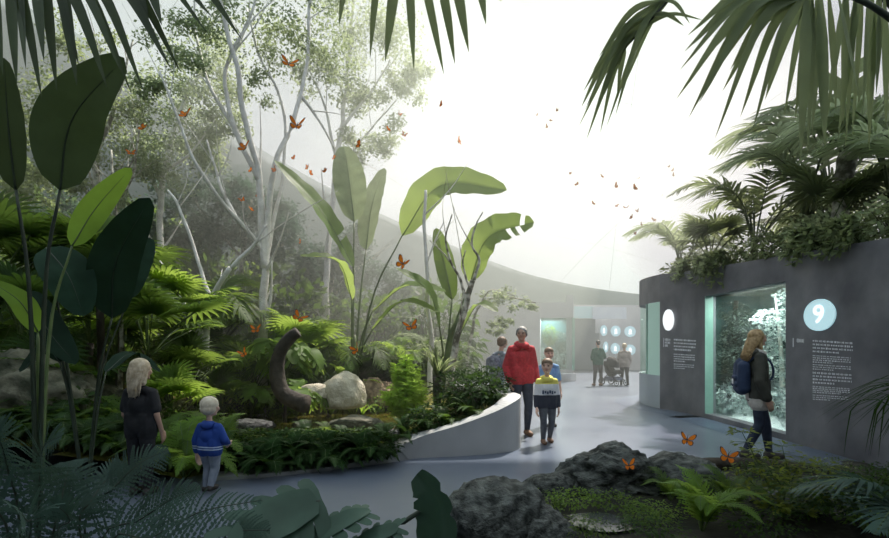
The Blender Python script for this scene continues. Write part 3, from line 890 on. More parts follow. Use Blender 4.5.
BL(366, 250, 11.6, 372, 205, 12.2, 384, 168, 12.6, .6, (-.4, -1, .2), seed=7, mat_='leaf_pale')
mb = MB(); mb.tube(spline([b0 - st.location, P(353, 365, D) - st.location, P(354, 335, D) - st.location], 6), [.11, .10, .09, .075, .06, .05], 9); obj('stalk', mb, 'stem_green', st)
# second banana plant at the right of the garden
D = 10.4
b0 = GP(446, D); st = thing('banana_plant', 'banana plant with one broad torn leaf beside the planter wall', 'plant', b0)
BL(470, 283, 10.4, 488, 238, 10.3, 534, 222, 10.1, .95, (-.6, -.7, .45), seed=11, tears=3, bend=P(452, 335, 10.4))
BL(452, 300, 10.6, 444, 262, 10.9, 436, 228, 11.0, .45, (.2, -1, .3), seed=12, mat_='leaf_mid')
BL(440, 330, 10.2, 428, 290, 9.8, 396, 268, 9.6, .42, (.3, -.5, .8), seed=13)
BL(462, 330, 10.2, 478, 305, 9.9, 498, 312, 9.6, .36, (-.1, -.3, 1), seed=14)
mb = MB(); mb.tube(spline([V((0, 0, 0)), P(450, 340, D) - st.location, P(458, 318, D) - st.location], 6), [.10, .09, .08, .07, .05, .04], 9); obj('stalk', mb, 'stem_green', st)
# dark plant in the left foreground
D = 3.7
b0 = V(((38 - CX) * D / FPX, D, 0)); st = thing('banana_plant', 'dark broad leaved banana plant towering at the left edge', 'plant', b0)
BL(60, 190, 3.7, 72, 120, 3.6, 124, 58, 3.45, .42, (.75, -1, .25), 'leaf_fore', seed=21, sm='stem_dark', stem=.02, bend=P(45, 290, 3.7), wave=.02)
BL(16, 190, 3.6, 8, 120, 3.5, 4, 58, 3.4, .26, (.1, -1, .2), 'leaf_fore', seed=22, sm='stem_dark', stem=.02, bend=P(30, 300, 3.65), wave=.02)
BL(72, 246, 4.1, 96, 208, 4.2, 131, 168, 4.3, .22, (.8, -.9, .4), 'leaf_lime', seed=23, sm='stem_green', stem=.016, bend=P(50, 330, 4.0), wave=.02)
BL(38, 332, 3.8, 20, 302, 3.7, -12, 280, 3.6, .17, (.2, -.6, .8), 'leaf_lime', seed=24, sm='stem_green', stem=.016, wave=.02, bend=P(38, 360, 3.75))
D = 4.6
b0 = V(((86 - CX) * D / FPX, D, 0)); st = thing('broadleaf_plant', 'low plant with drooping dark oval leaves behind the woman in black', 'plant', b0)
BL(112, 318, 4.6, 116, 262, 4.5, 150, 198, 4.4, .40, (.45, -1, .1), 'leaf_thick', seed=31, sm='stem_dark', stem=.016, bend=P(98, 380, 4.6), wave=.03)
BL(46, 248, 4.5, 68, 275, 4.35, 84, 316, 4.3, .38, (.7, -1, .3), 'leaf_thick', seed=32, sm='stem_dark', stem=.016, bend=P(62, 330, 4.6), wave=.02)
BL(28, 290, 4.5, 48, 330, 4.3, 76, 364, 4.2, .26, (.6, -.8, .6), 'leaf_thick', seed=33, sm='stem_dark', stem=.014, bend=P(60, 350, 4.6), wave=.03)
BL(60, 362, 4.6, 46, 350, 4.4, 20, 372, 4.2, .18, (0, -.2, 1), 'leaf_thick', seed=34, sm='stem_dark', stem=.014, wave=.03)
BL(106, 372, 5.0, 132, 354, 5.4, 160, 372, 5.5, .2, (0, -.2, 1), 'leaf_thick', seed=35, sm='stem_dark', stem=.014, wave=.03)
BL(128, 300, 5.0, 138, 262, 5.1, 150, 238, 5.2, .30, (.2, -1, .3), 'leaf_thick', seed=36, sm='stem_dark', stem=.014, wave=.03, bend=P(100, 380, 4.8))

# ------------------------------------------------------------------ hanging palm fronds above
def hanging(name, label, blades, rach, lm, w_, seed=0, rr_=.012, stalk=()):
    """frond whose trunk is out of the picture; blades are (root px, py, d, tip px, py, d, sag)"""
    rp = [P(*q) for q in rach]
    t_ = thing(name, label, 'palm frond', rp[0])
    o0 = t_.location
    mb = MB(); mb.tube([p - o0 for p in spline(rp, 14)], [rr_ * (1 - .05 * i) for i in range(14)], 6)
    obj('midrib', mb, 'stem_dark', t_)
    if stalk:
        sp = spline([V(q) - o0 for q in stalk] + [rp[0] - o0], 24)
        mb = MB(); mb.tube(sp, [rr_ + .035 * (1 - i / 23) for i in range(24)], 8)
        obj('stalk', mb, 'stem_dark', t_)
    rr = random.Random(seed)
    for (x0, y0, d0, x1, y1, d1, sag) in blades:
        a, c_ = P(x0, y0, d0) - o0, P(x1, y1, d1) - o0
        L = (c_ - a).length
        mid = a.lerp(c_, .5) + V((0, 0, sag * L))
        pts = spline([a, mid, c_], 11)
        mb = MB(); ww = w_ * rr.uniform(.85, 1.15)
        mb.vblade(pts, [ww * q for q in (.35, .6, .85, 1, 1, .95, .85, .7, .5, .28, 0)], V((rr.uniform(-.5, .5), -1, rr.uniform(.1, .5))), .35)
        obj('leaflet', mb, lm, t_)
    return t_
d = 2.6
bl = [(x0, y0, d + .02 * (i % 5), x1, y1, d - .1 - .03 * (i % 4), s) for i, (x0, y0, x1, y1, s) in enumerate([
    (-6, -30, 3, 76, .02), (10, -30, 17, 85, .02), (16, -32, 42, 99, .04), (34, -32, 44, 62, .02), (44, -34, 57, 92, .04), (50, -36, 79, 66, .05), (56, -36, 108, 90, .07), (64, -36, 120, 70, .08), (70, -38, 132, 95, .08), (78, -38, 143, 90, .1),
    (58, -36, 77, 86, .03), (86, -38, 172, 71, .12), (100, -38, 181, 73, .14), (118, -38, 208, 34, .13), (134, -38, 212, 17, .1), (150, -38, 243, 41, .15), (128, -36, 150, 30, .03), (140, -38, 162, 26, .03), (20, -30, 26, 70, .02)])]
hanging('palm_frond', 'dark palm frond with long leaflets hanging at the top left', bl, [(-40, -24, 2.7), (60, -40, 2.65), (170, -40, 2.6)], 'leaf_fore', .052, 3, stalk=[(-3.0, 2.6, 0), (-3.0, 2.65, 2.0), (-2.85, 2.7, 3.2)])
bl = [(x0, y0, 2.9, x1, y1, 2.8 + .04 * (i % 3), .03) for i, (x0, y0, x1, y1) in enumerate([(350, -36, 339, 27), (380, -36, 370, 59), (398, -38, 385, 63), (408, -38, 414, 71), (420, -38, 444, 75), (436, -38, 455, 65), (452, -36, 469, 53), (474, -34, 486, 25), (492, -32, 501, 2)])]
hanging('palm_frond', 'row of dark pointed palm leaflets hanging at the top centre', bl, [(330, -30, 2.95), (420, -40, 2.9), (510, -30, 2.9)], 'leaf_palm_top', .055, 4, stalk=[(-3.1, 3.0, 0), (-3.05, 3.0, 2.6), (-2.6, 3.0, 3.8), (-1.5, 2.97, 3.98)])
# big fan at the top right
bl = [(x0, y0, 2.7, x1, y1, d1, s) for (x0, y0, x1, y1, d1, s) in [
    (800, -12, 687, 36, 2.5, .14), (800, -10, 684, 52, 2.5, .14), (800, -8, 679, 71, 2.45, .15), (800, -6, 675, 101, 2.45, .16), (802, -6, 698, 105, 2.4, .18), (802, -4, 688, 119, 2.5, .2), (803, -4, 714, 141, 2.45, .2), (804, -4, 752, 132, 2.5, .14),
    (806, -4, 722, 92, 2.8, .2), (808, -4, 765, 100, 2.9, .16), (806, -6, 784, 115, 2.9, .1), (806, -4, 800, 164, 2.4, .02), (812, -4, 807, 158, 2.5, .02), (816, -4, 812, 134, 2.6, .0), (820, -4, 825, 150, 2.5, -.02), (812, -6, 795, 120, 2.7, .04), (828, -6, 836, 112, 2.7, -.02), (804, -8, 700, 62, 2.75, .16), (804, -6, 740, 118, 2.7, .2), (836, -10, 858, 92, 2.4, -.03), (800, -8, 708, 82, 2.6, .16), (800, -8, 730, 70, 2.65, .15)]]
hanging('palm_frond', 'large dark palm fan spreading down from the top right', bl, [(920, 40, 2.75), (860, 0, 2.72), (800, -10, 2.7)], 'leaf_palm_top', .055, 5, .022, stalk=[(3.0, 2.7, 0), (3.05, 2.72, 1.6), (2.9, 2.75, 2.7)])
rp = [(690, -30), (668, 0), (652, 18), (636, 36), (622, 52)]
bl = []
for i, (x1, y1) in enumerate([(598, 58), (592, 72), (583, 92), (581, 108), (578, 128), (584, 112), (586, 141), (594, 120), (600, 134), (606, 128), (615, 117), (596, 86), (604, 96), (617, 96), (626, 82), (690, 24), (684, 26), (703, 20)]):
    k = i % 5
    r_ = rp[min(4, 1 + k % 4)]
    bl.append((r_[0] + 3 * (k - 2), r_[1] - 2 * k, 3.4, x1, y1, 3.3 + .05 * k, .16))
hanging('palm_frond', 'thinner grey green palm frond left of the large fan', bl, [(x, y, 3.4) for x, y in rp], 'leaf_palm_top', .042, 6, stalk=[(3.45, 3.1, 0), (3.45, 3.2, 2.8), (2.95, 3.35, 4.1), (2.3, 3.4, 4.3)])
bl = [(x0, y0, 3.1, x1, y1, 3.0 + .05 * (i % 4), s) for i, (x0, y0, x1, y1, s) in enumerate([(846, -20, 843, 128, .0), (856, -20, 845, 150, .04), (862, -14, 852, 138, .03), (872, -8, 869, 150, .0), (868, -12, 862, 118, .02), (880, -8, 876, 96, 0), (884, 0, 886, 130, 0), (894, 6, 893, 150, 0), (850, -20, 826, 124, .08), (860, -16, 838, 142, .08), (878, -4, 868, 126, .04), (900, 8, 905, 120, 0)])]
hanging('palm_frond', 'drooping palm frond with vertical leaflets at the top right corner', bl, [(930, 60, 3.2), (890, 4, 3.15), (830, -34, 3.1)], 'leaf_palm_top', .045, 7, .03, stalk=[(3.5, 3.0, 0), (3.5, 3.1, 1.6), (3.3, 3.2, 2.8)])

# ------------------------------------------------------------------ foreground ferns, monstera and rock bed
def hero_fern(label, base, fronds, lm='fern_dark', plen=.2, seed=0, n=30):
    t_ = thing('fern', label, 'fern', base)
    for i, ctrl in enumerate(fronds):
        path = spline([V((0, 0, 0))] + [P(*q) - t_.location for q in ctrl], 16)
        mb = MB(); frond_into(mb, path, n, plen, .019, 1.3, .30, up=V((0, -.8, .6)), rr=random.Random(seed + i), toothed=9, segs=4, prof=lambda t: sinp(t, .7) ** .7, rad=.007, start=.2)
        obj('frond', mb, [lm, 'stem_dark'], t_)
    return t_
hero_fern('large dark fern with upright fronds in the bottom left corner', V((-1.75, 2.05, 0)), [
    [(38, 520, 2.1), (40, 470, 2.1), (44, 446, 2.05), (62, 436, 2.0)], [(20, 530, 2.0), (8, 470, 1.95), (0, 440, 1.9), (-8, 424, 1.9)],
    [(10, 540, 1.9), (-20, 500, 1.85), (-40, 470, 1.8)], [(52, 540, 2.1), (60, 505, 2.15), (66, 480, 2.2), (70, 462, 2.25)], [(30, 540, 1.9), (26, 520, 1.8), (4, 500, 1.7)]], seed=1, plen=.22)
hero_fern('dark fern leaning right below the woman in the black tee', V((-1.5, 2.3, 0)), [
    [(84, 530, 2.35), (116, 486, 2.4), (142, 462, 2.45), (168, 450, 2.5)], [(80, 535, 2.3), (92, 500, 2.35), (108, 478, 2.45), (122, 462, 2.5)], [(100, 545, 2.2), (140, 520, 2.2), (170, 500, 2.2), (200, 488, 2.2)],
    [(110, 545, 2.1), (150, 538, 2.05), (200, 512, 2.0), (262, 500, 1.95)], [(60, 545, 2.1), (70, 520, 2.0), (50, 500, 1.95)], [(120, 550, 2.0), (170, 545, 1.9), (230, 532, 1.85), (270, 530, 1.8)]], seed=20, plen=.19)
mo = thing('monstera_plant', 'dark monstera with cut leaves at the bottom centre edge', 'plant', V((-.55, 1.9, 0)))
def mono(ctrl, width, nrm, stem_from, lm='leaf_monstera'):
    o0 = mo.location; mb = MB()
    path = [p - o0 for p in spline([P(*q) for q in ctrl], 12)]
    mb.mi = 1; mb.tube(spline([V((0, 0, .2)), P(*stem_from) - o0, path[0]], 8), [.010] * 8, 6); mb.mi = 0
    monstera_leaf(mb, path, width, V(nrm), 6, .64)
    obj('leaf', mb, [lm, 'stem_dark'], mo)
mono([(318, 500, 2.0), (290, 512, 1.95), (258, 530, 1.85), (226, 556, 1.75)], .30, (.2, -.55, 1), (322, 545, 2.0))
mono([(300, 548, 1.9), (330, 528, 1.92), (352, 516, 1.95), (370, 510, 2.0)], .13, (-.3, -.7, 1), (310, 560, 1.9))
mono([(352, 548, 1.95), (372, 536, 1.95), (390, 530, 1.95), (398, 527, 1.95)], .10, (-.2, -.7, 1), (350, 565, 1.95))
ml = thing('monstera_plant', 'single upright dark monstera leaf beside the front rock', 'plant', V((-.30, 2.1, 0)))
o0 = ml.location; mb = MB()
path = [p - o0 for p in spline([P(436, 552, 2.15), P(440, 524, 2.1), P(434, 498, 2.08), P(417, 474, 2.12)], 12)]
mb.mi = 1; mb.tube(spline([V((0, 0, .15)), P(392, 536, 2.1) - o0, P(404, 522, 2.1) - o0, P(426, 508, 2.12) - o0], 10), [.011] * 10, 6); mb.mi = 0
path = spline([path[0], path[4], path[8], path[11]], 20)
mb.lamina(path, [.20 * (.25 + .75 * sinp(.10 + .885 * i / 19, .62) ** .8) * (.72 if i in (8, 12) else 1) for i in range(19)] + [.004], V((-.55, -1, .15)), .45, .04, 8, 5)
obj('leaf', mb, ['leaf_monstera', 'stem_dark'], ml)
def rock(name, label, loc, size, m_, seed, sub=4, rough_=.32, cat='rock', rz=0):
    bm = bmesh.new(); bmesh.ops.create_icosphere(bm, subdivisions=sub, radius=1)
    off = V((seed * 3.7, seed * 1.3, seed * 2.1))
    for v_ in bm.verts:
        n_ = v_.co.normalized()
        a = noise.noise(n_ * 1.1 + off) * .9 + (.35 - abs(noise.noise(n_ * 2.4 + off))) * .95 + (.3 - abs(noise.noise(n_ * 5.5 + off))) * .45 + noise.noise(n_ * 13 + off) * .13
        v_.co = n_ * (1 + rough_ * a)
        v_.co.z = max(v_.co.z, -.45)
    me = bpy.data.meshes.new(name); bm.to_mesh(me); bm.free()
    me.polygons.foreach_set('use_smooth', [True] * len(me.polygons))
    o = link(name, me, m_, None, loc, (0, 0, rz), size)
    return tag(o, label, cat)
rock('rock', 'broad dark rock at the near left end of the rock bed', (.42, 4.05, .12), (.36, .40, .30), 'rock_dark', 1)
rock('rock', 'low dark rock lying at the bottom frame edge among moss', (.76, 3.82, .06), (.22, .24, .17), 'rock_dark', 2)
rock('rock', 'small flat dark rock between the two big front rocks', (1.06, 4.9, .10), (.26, .2, .14), 'rock_dark', 3)
rock('rock', 'biggest craggy dark rock with a butterfly resting on top', (1.70, 5.0, .16), (.50, .36, .32), 'rock_dark', 4, 5)
rock('rock', 'dark rock with plants on it right of the craggy rock', (2.42, 5.05, .12), (.42, .34, .28), 'rock_dark', 5)
rock('rock', 'half buried dark rock under the fresh shrub at right', (3.05, 4.6, .03), (.45, .3, .14), 'rock_dark', 6)
mb = MB(); k0 = mb.vert((1.24, 3.95, .105)); rg = [mb.vert((1.24 + .27 * math.cos(q * .35) * (1 + .2 * math.sin(q * 2.1)), 3.95 + .22 * math.sin(q * .35), .105)) for q in range(18)]
for k in range(18): mb.face(k0, rg[k], rg[(k + 1) % 18])
struct('water_puddle', mb, 'puddle_water', label='small puddle between moss and rocks in the front bed|puddle')
mb = MB(); mb.tube(spline([(2.55, 5.62, .10), (3.1, 5.75, .13), (3.7, 5.78, .11), (4.3, 5.6, .09)], 14), [.05, .07, .075, .08, .08, .075, .08, .08, .075, .07, .07, .065, .06, .05], 10)
tag(obj('log', mb, 'bark_dark'), 'dark fallen log at the feet of the woman with backpack', 'log')
mb = MB(); mb.tube(spline([(2.4, 4.55, .06), (2.8, 4.7, .10), (3.3, 4.55, .08)], 10), [.04, .05, .055, .055, .055, .05, .05, .045, .04, .03], 9)
tag(obj('log', mb, 'bark_dark'), 'short dark log lying behind the bright fern', 'log')
gc = [(1.05, 3.72, .26, 'leaf_mid', 'moss cushion at the bottom edge left of the puddle'), (1.5, 3.62, .3, 'leaf_deep', 'dark moss at the bottom edge below the puddle'), (1.6, 3.95, .24, 'leaf_mid', 'moss between the puddle and the brightest fern'), (2.35, 3.7, .36, 'leaf_deep', 'dark groundcover at the bottom right of the brightest fern'), (2.75, 3.65, .4, 'leaf_deep', 'dark groundcover at the bottom edge under the airy shrub'), (3.2, 3.75, .4, 'leaf_mid', 'green groundcover at the bottom right of the airy shrub'), (3.5, 4.2, .4, 'leaf_deep', 'shaded groundcover right of the airy shrub stems'), (4.3, 4.9, .4, 'leaf_deep', 'shaded groundcover below the spiky plant'), (2.3, 4.75, .3, 'leaf_mid', 'groundcover at the foot of the planted dark rock'), (3.3, 5.0, .36, 'leaf_deep', 'shaded groundcover behind the airy shrub'),
      (0.86, 4.3, .3, 'leaf_mid', 'green moss cushion beside the broad front rock'), (1.12, 4.35, .3, 'leaf_fresh', 'fresh green groundcover in front of the flat small rock'), (1.48, 4.3, .30, 'leaf_mid', 'small leaved groundcover at the foot of the craggy rock'),
      (1.75, 4.15, .26, 'leaf_fresh', 'groundcover behind the bright fern beside the puddle'), (2.2, 5.5, .30, 'leaf_mid', 'leafy groundcover crowning the rock behind the craggy one'), (2.62, 5.55, .32, 'leaf_mid', 'leafy groundcover left of the butterfly at the bed edge'),
      (2.95, 5.85, .26, 'leaf_mid', 'low plants in front of the walking woman shoes'), (3.45, 5.4, .32, 'leaf_deep', 'dark groundcover behind the fresh shrub'), (4.2, 5.5, .34, 'leaf_olive', 'olive groundcover at the foot of the right wall'), (4.7, 5.2, .34, 'leaf_deep', 'dark groundcover under the spiky plant at right'),
      (2.9, 4.1, .30, 'leaf_deep', 'dark low plants at the bottom edge left of shrub'), (3.9, 4.6, .36, 'leaf_deep', 'dark leaves below the shrub at the bottom right')]
for i, (x, y, s, lm, lb) in enumerate(gc): bush('groundcover', lb, 'groundcover', (x, y, bz(x, y) - .03 + (.22 if i in (4,) else 0)), (s, s * .8, s * .55), lm, i, None, 'ground_leaves')
rosette('fern', 'bright green fern in the front bed beside the puddle', 'fern', (1.98, 3.85, .04), 'fern_frond', 14, .50, 'leaf_fresh', tilt=(-.2, .75), seed=2)
rosette('fern', 'green fern right of the brightest fern at the bottom', 'fern', (2.45, 4.3, .05), 'fern_frond', 12, .48, 'leaf_mid', tilt=(-.2, .6), seed=3)
rosette('fern', 'small fern growing at the right foot of the craggy rock', 'fern', (2.05, 4.55, .06), 'fern_frond', 10, .36, 'leaf_mid', tilt=(-.2, .5), seed=4)
# airy shrub with yellow green leaves
def airy(label, base, tips, lm, seed):
    t_ = thing('shrub', label, 'shrub', base); rr = random.Random(seed)
    mb = MB(); lf = MB()
    for (px, py, d) in tips:
        tip = P(px, py, d) - t_.location
        pts = spline([V((rr.uniform(-.05, .05), rr.uniform(-.05, .05), 0)), tip * .5 + V((rr.uniform(-.06, .06), rr.uniform(-.05, .05), .05)), tip], 9)
        mb.tube(pts, [.008 - .0007 * k for k in range(9)], 5)
        for k in range(4, 9):
            for q in range(5 if k < 8 else 14):
                a = rr.uniform(0, 6.28); l = rr.uniform(.05, .12)
                p0 = pts[k] ; dd = V((math.cos(a), math.sin(a), rr.uniform(-.2, .35))).normalized()
                e = p0 + dd * l
                mb.tube([p0, e], [.002, .001], 3, False)
                for h in range(3):
                    d2 = (dd + V((rr.uniform(-.9, .9), rr.uniform(-.9, .9), rr.uniform(-.3, .2)))).normalized()
                    pp = [e, e + d2 * .025, e + d2 * .05 - V((0, 0, .006))]
                    lf.ribbon(pp, [.008, .026, 0], V((rr.uniform(-.3, .3), rr.uniform(-.3, .3), 1)))
    obj('stems', mb, 'stem_green', t_); obj('foliage', lf, lm, t_)
airy('fresh airy shrub with yellow green leaves in the front bed', V((2.85, 4.15, 0)), [(742, 432, 4.1), (760, 452, 4.2), (782, 446, 4.2), (800, 462, 4.1), (812, 472, 4.2), (828, 466, 4.3), (770, 470, 4.0), (790, 485, 3.95), (752, 490, 4.0), (815, 492, 4.0), (835, 490, 4.1), (775, 505, 3.9), (800, 510, 3.9), (740, 470, 4.15), (848, 478, 4.2)], 'leaf_yellow', 3)
rosette('spiky_plant', 'spiky plant with long arching dark leaves at the right edge', 'plant', (4.26, 4.5, .15), 'grass_blade', 80, .75, 'leaf_hedge', tilt=(-.25, .6), seed=5, crown=.45, stem=.06)
rosette('palm_bush', 'dark palm leaves in the bottom right corner', 'plant', (3.15, 3.35, -.05), 'palm_frond', 13, .85, 'fern_dark', tilt=(-.3, .4), seed=6)
# ------------------------------------------------------------------ trees with pale bark
def tree(label, base, limbs, bark, lm, seed, clumps=(), leafsize=.11, per=260, twigs=3, crown_r=.8, name='tree'):
    """limbs: list of (control points px,py,d), start radius, end radius; clumps: (px,py,d,r)"""
    t_ = thing(name, label, 'tree', base); o0 = t_.location.copy(); rr = random.Random(seed)
    mb = MB(); ends = []
    for ctrl, r0, r1 in limbs:
        c_ = [P(*q) - o0 for q in ctrl]
        n = 5 * len(c_)
        pts = spline(c_, n)
        pts = [p + V((noise.noise(p * 1.3 + V((seed, 0, 0))), noise.noise(p * 1.3 + V((0, seed, 0))), 0)) * .07 * min(1, i / 4) for i, p in enumerate(pts)]
        mb.tube(pts, [r0 + (r1 - r0) * (i / (n - 1)) ** .8 for i in range(n)], 8)
        ends.append(pts)
        for q in range(twigs):
            k = rr.randint(n // 3, n - 2)
            d = (pts[k + 1] - pts[k]).normalized() + V((rr.uniform(-1, 1), rr.uniform(-.6, .6), rr.uniform(-.2, .8)))
            L = rr.uniform(.5, 1.3)
            e = spline([pts[k], pts[k] + d * L * .5 + V((0, 0, .06)), pts[k] + d * L + V((rr.uniform(-.2, .2), 0, rr.uniform(0, .3)))], 7)
            rk = (r0 + (r1 - r0) * k / n) * .45
            mb.tube(e, [rk * (1 - .13 * i) for i in range(7)], 5)
    obj('trunk', mb, bark, t_)
    lf = MB()
    for (px, py, d, r) in clumps:
        c0 = P(px, py, d) - o0
        for s_ in range(max(3, int(r * 9))):
            q = V((rr.gauss(0, .42), rr.gauss(0, .42), rr.gauss(0, .32))) * r + c0
            for i in range(int(per / 1.8)):
                p = q + V((rr.gauss(0, .17), rr.gauss(0, .17), rr.gauss(0, .13))) * r * 1.1
                dd = V((rr.uniform(-1, 1), rr.uniform(-1, 1), rr.uniform(-1, .3))).normalized()
                nn = V((rr.uniform(-1, 1), rr.uniform(-1, 1), 1)); s2 = leafsize * rr.uniform(.55, 1.15)
                S = dd.cross(nn).normalized() * s2 * .28
                lf.face(lf.vert(p), lf.vert(p + dd * s2 * .5 + S), lf.vert(p + dd * s2), lf.vert(p + dd * s2 * .5 - S))
    if clumps: obj('crown', lf, lm, t_, smooth=False)
    return t_
D = 11.5
tree('tall white barked tree forking several times left of the banana plant', GP(262, D), [
    ([(262, 402, D), (263, 330, D), (265, 268, D), (264, 225, D)], .14, .06),
    ([(265, 268, D), (262, 220, D), (259, 175, D), (247, 130, D - .2), (237, 70, D - .5), (224, 20, D - .7), (215, -20, D - .8)], .10, .04),
    ([(265, 268, D), (270, 210, D), (275, 170, D), (288, 135, D + .2), (300, 95, D + .4), (308, 50, D + .6), (312, -20, D + .8)], .085, .035),
    ([(266, 260, D), (276, 215, D + .3), (284, 165, D + .6), (282, 105, D + .8), (262, 60, D + .9), (248, 10, D + 1)], .055, .025),
    ([(263, 250, D), (242, 225, D - .3), (220, 200, D - .6), (196, 165, D - .9), (178, 120, D - 1.1), (160, 72, D - 1.2)], .06, .02),
    ([(259, 180, D), (232, 120, D), (226, 70, D + .2), (250, 20, D + .3), (258, -20, D + .4)], .07, .025),
    ([(236, 130, D), (210, 90, D + .2), (196, 40, D + .3), (190, -20, D + .3)], .05, .02),
    ([(300, 95, D + .4), (318, 118, D + .6), (335, 150, D + .8)], .05, .02),
    ([(240, 225, D - .3), (222, 190, D - .2), (206, 140, D)], .05, .02),
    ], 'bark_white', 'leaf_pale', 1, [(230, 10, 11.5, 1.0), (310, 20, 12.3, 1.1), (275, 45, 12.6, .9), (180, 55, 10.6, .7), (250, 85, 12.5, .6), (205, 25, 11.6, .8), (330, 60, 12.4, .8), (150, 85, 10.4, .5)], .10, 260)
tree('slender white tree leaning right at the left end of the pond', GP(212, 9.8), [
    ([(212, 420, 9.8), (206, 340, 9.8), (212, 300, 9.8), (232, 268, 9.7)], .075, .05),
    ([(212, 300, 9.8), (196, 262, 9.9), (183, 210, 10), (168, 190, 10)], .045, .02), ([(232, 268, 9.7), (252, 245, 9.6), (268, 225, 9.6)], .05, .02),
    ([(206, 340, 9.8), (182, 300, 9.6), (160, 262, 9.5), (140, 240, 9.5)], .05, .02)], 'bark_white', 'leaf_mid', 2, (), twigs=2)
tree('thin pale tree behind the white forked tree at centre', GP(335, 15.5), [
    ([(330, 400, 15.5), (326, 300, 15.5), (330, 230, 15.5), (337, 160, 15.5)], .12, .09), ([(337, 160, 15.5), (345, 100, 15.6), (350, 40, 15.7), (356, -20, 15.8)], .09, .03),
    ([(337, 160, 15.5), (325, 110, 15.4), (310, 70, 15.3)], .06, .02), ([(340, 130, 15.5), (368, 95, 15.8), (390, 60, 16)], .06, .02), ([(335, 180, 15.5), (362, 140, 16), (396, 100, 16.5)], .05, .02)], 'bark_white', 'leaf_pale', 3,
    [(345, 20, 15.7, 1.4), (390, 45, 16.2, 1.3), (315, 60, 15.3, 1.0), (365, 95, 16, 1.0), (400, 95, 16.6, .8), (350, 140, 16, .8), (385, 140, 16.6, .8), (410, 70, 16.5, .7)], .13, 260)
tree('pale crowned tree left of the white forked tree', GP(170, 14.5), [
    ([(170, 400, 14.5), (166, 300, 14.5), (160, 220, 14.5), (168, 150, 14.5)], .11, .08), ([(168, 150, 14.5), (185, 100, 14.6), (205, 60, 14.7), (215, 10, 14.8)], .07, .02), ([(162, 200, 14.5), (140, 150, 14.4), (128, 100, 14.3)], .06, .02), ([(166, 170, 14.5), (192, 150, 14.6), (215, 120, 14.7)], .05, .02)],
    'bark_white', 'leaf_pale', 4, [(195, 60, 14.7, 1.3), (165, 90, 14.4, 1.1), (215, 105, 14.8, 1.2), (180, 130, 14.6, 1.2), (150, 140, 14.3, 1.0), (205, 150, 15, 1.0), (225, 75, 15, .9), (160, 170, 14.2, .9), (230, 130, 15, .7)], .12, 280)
tree('dark crowned tree behind the big broad leaves at left', GP(70, 13), [
    ([(80, 400, 13), (84, 300, 13), (92, 220, 13), (98, 150, 13)], .12, .08), ([(98, 150, 13), (120, 90, 13), (132, 40, 13)], .06, .02), ([(92, 200, 13), (60, 150, 13), (40, 110, 13)], .06, .02), ([(92, 230, 13), (130, 180, 12.8), (140, 130, 12.7)], .05, .02)],
    'bark_lichen', 'leaf_olive', 5, [(45, 105, 13, 1.2), (35, 160, 13, 1.1), (90, 110, 13, 1.0), (130, 115, 12.9, .9), (120, 160, 12.8, .9), (20, 200, 12.5, .9), (100, 190, 12.8, .8), (75, 40, 13, .8), (10, 130, 13, 1)], .11, 280)
D = 9.4
tree('lichen spotted leaning tree with bare twisted branches beside the planter', GP(452, D), [
    ([(448, 400, D), (452, 370, D), (458, 335, D), (468, 305, D), (474, 280, D)], .075, .05), ([(468, 305, D), (462, 280, D), (450, 262, D), (446, 240, D), (452, 215, D)], .035, .012),
    ([(474, 280, D), (478, 260, D), (470, 245, D), (474, 225, D), (482, 212, D)], .035, .01), ([(472, 290, D), (466, 275, D), (462, 262, D), (464, 250, D)], .03, .01), ([(450, 262, D), (440, 250, D), (432, 240, D)], .02, .008)],
    'bark_lichen', 'leaf_mid', 6, (), twigs=1)
tree('straight thin white trunk between the two banana plants', GP(428, 10.8), [
    ([(430, 400, 10.8), (430, 330, 10.8), (427, 270, 10.8), (424, 215, 10.8), (425, 190, 10.8)], .065, .03), ([(430, 330, 10.8), (422, 316, 10.7), (416, 318, 10.6)], .03, .01), ([(427, 262, 10.8), (436, 240, 10.8), (444, 222, 10.8)], .025, .01)], 'bark_white', 'leaf_mid', 7, (), twigs=1)
tree('green crowned tree in the mist behind the white forked tree', GP(240, 16.5), [
    ([(240, 400, 16.5), (238, 320, 16.5), (244, 250, 16.5), (250, 200, 16.5)], .11, .06), ([(244, 260, 16.5), (205, 215, 16.5), (190, 190, 16.5)], .05, .02), ([(240, 290, 16.5), (280, 245, 16.6), (300, 235, 16.6)], .05, .02)], 'bark_lichen', 'leaf_mist', 12,
    [(190, 195, 16.4, 1.2), (222, 225, 16.5, 1.2), (250, 205, 16.6, 1.2), (282, 235, 16.7, 1.1), (225, 185, 16.6, 1.0), (255, 250, 16.4, 1.2), (195, 240, 16.3, 1.2), (300, 262, 16.6, .9), (275, 205, 16.8, .8)], .16, 260)
tree('round green tree in the mist behind the tall banana plant', GP(330, 18), [
    ([(332, 400, 18), (330, 320, 18), (334, 260, 18)], .11, .06), ([(331, 300, 18), (362, 265, 18.1), (380, 255, 18.1)], .05, .02)], 'bark_lichen', 'leaf_mist', 13,
    [(320, 265, 18, 1.2), (350, 255, 18, 1.1), (375, 270, 18.2, 1.1), (305, 285, 17.8, 1.1), (340, 285, 17.8, 1.2), (395, 290, 18.2, 1.0), (360, 235, 18.2, .8)], .16, 240)
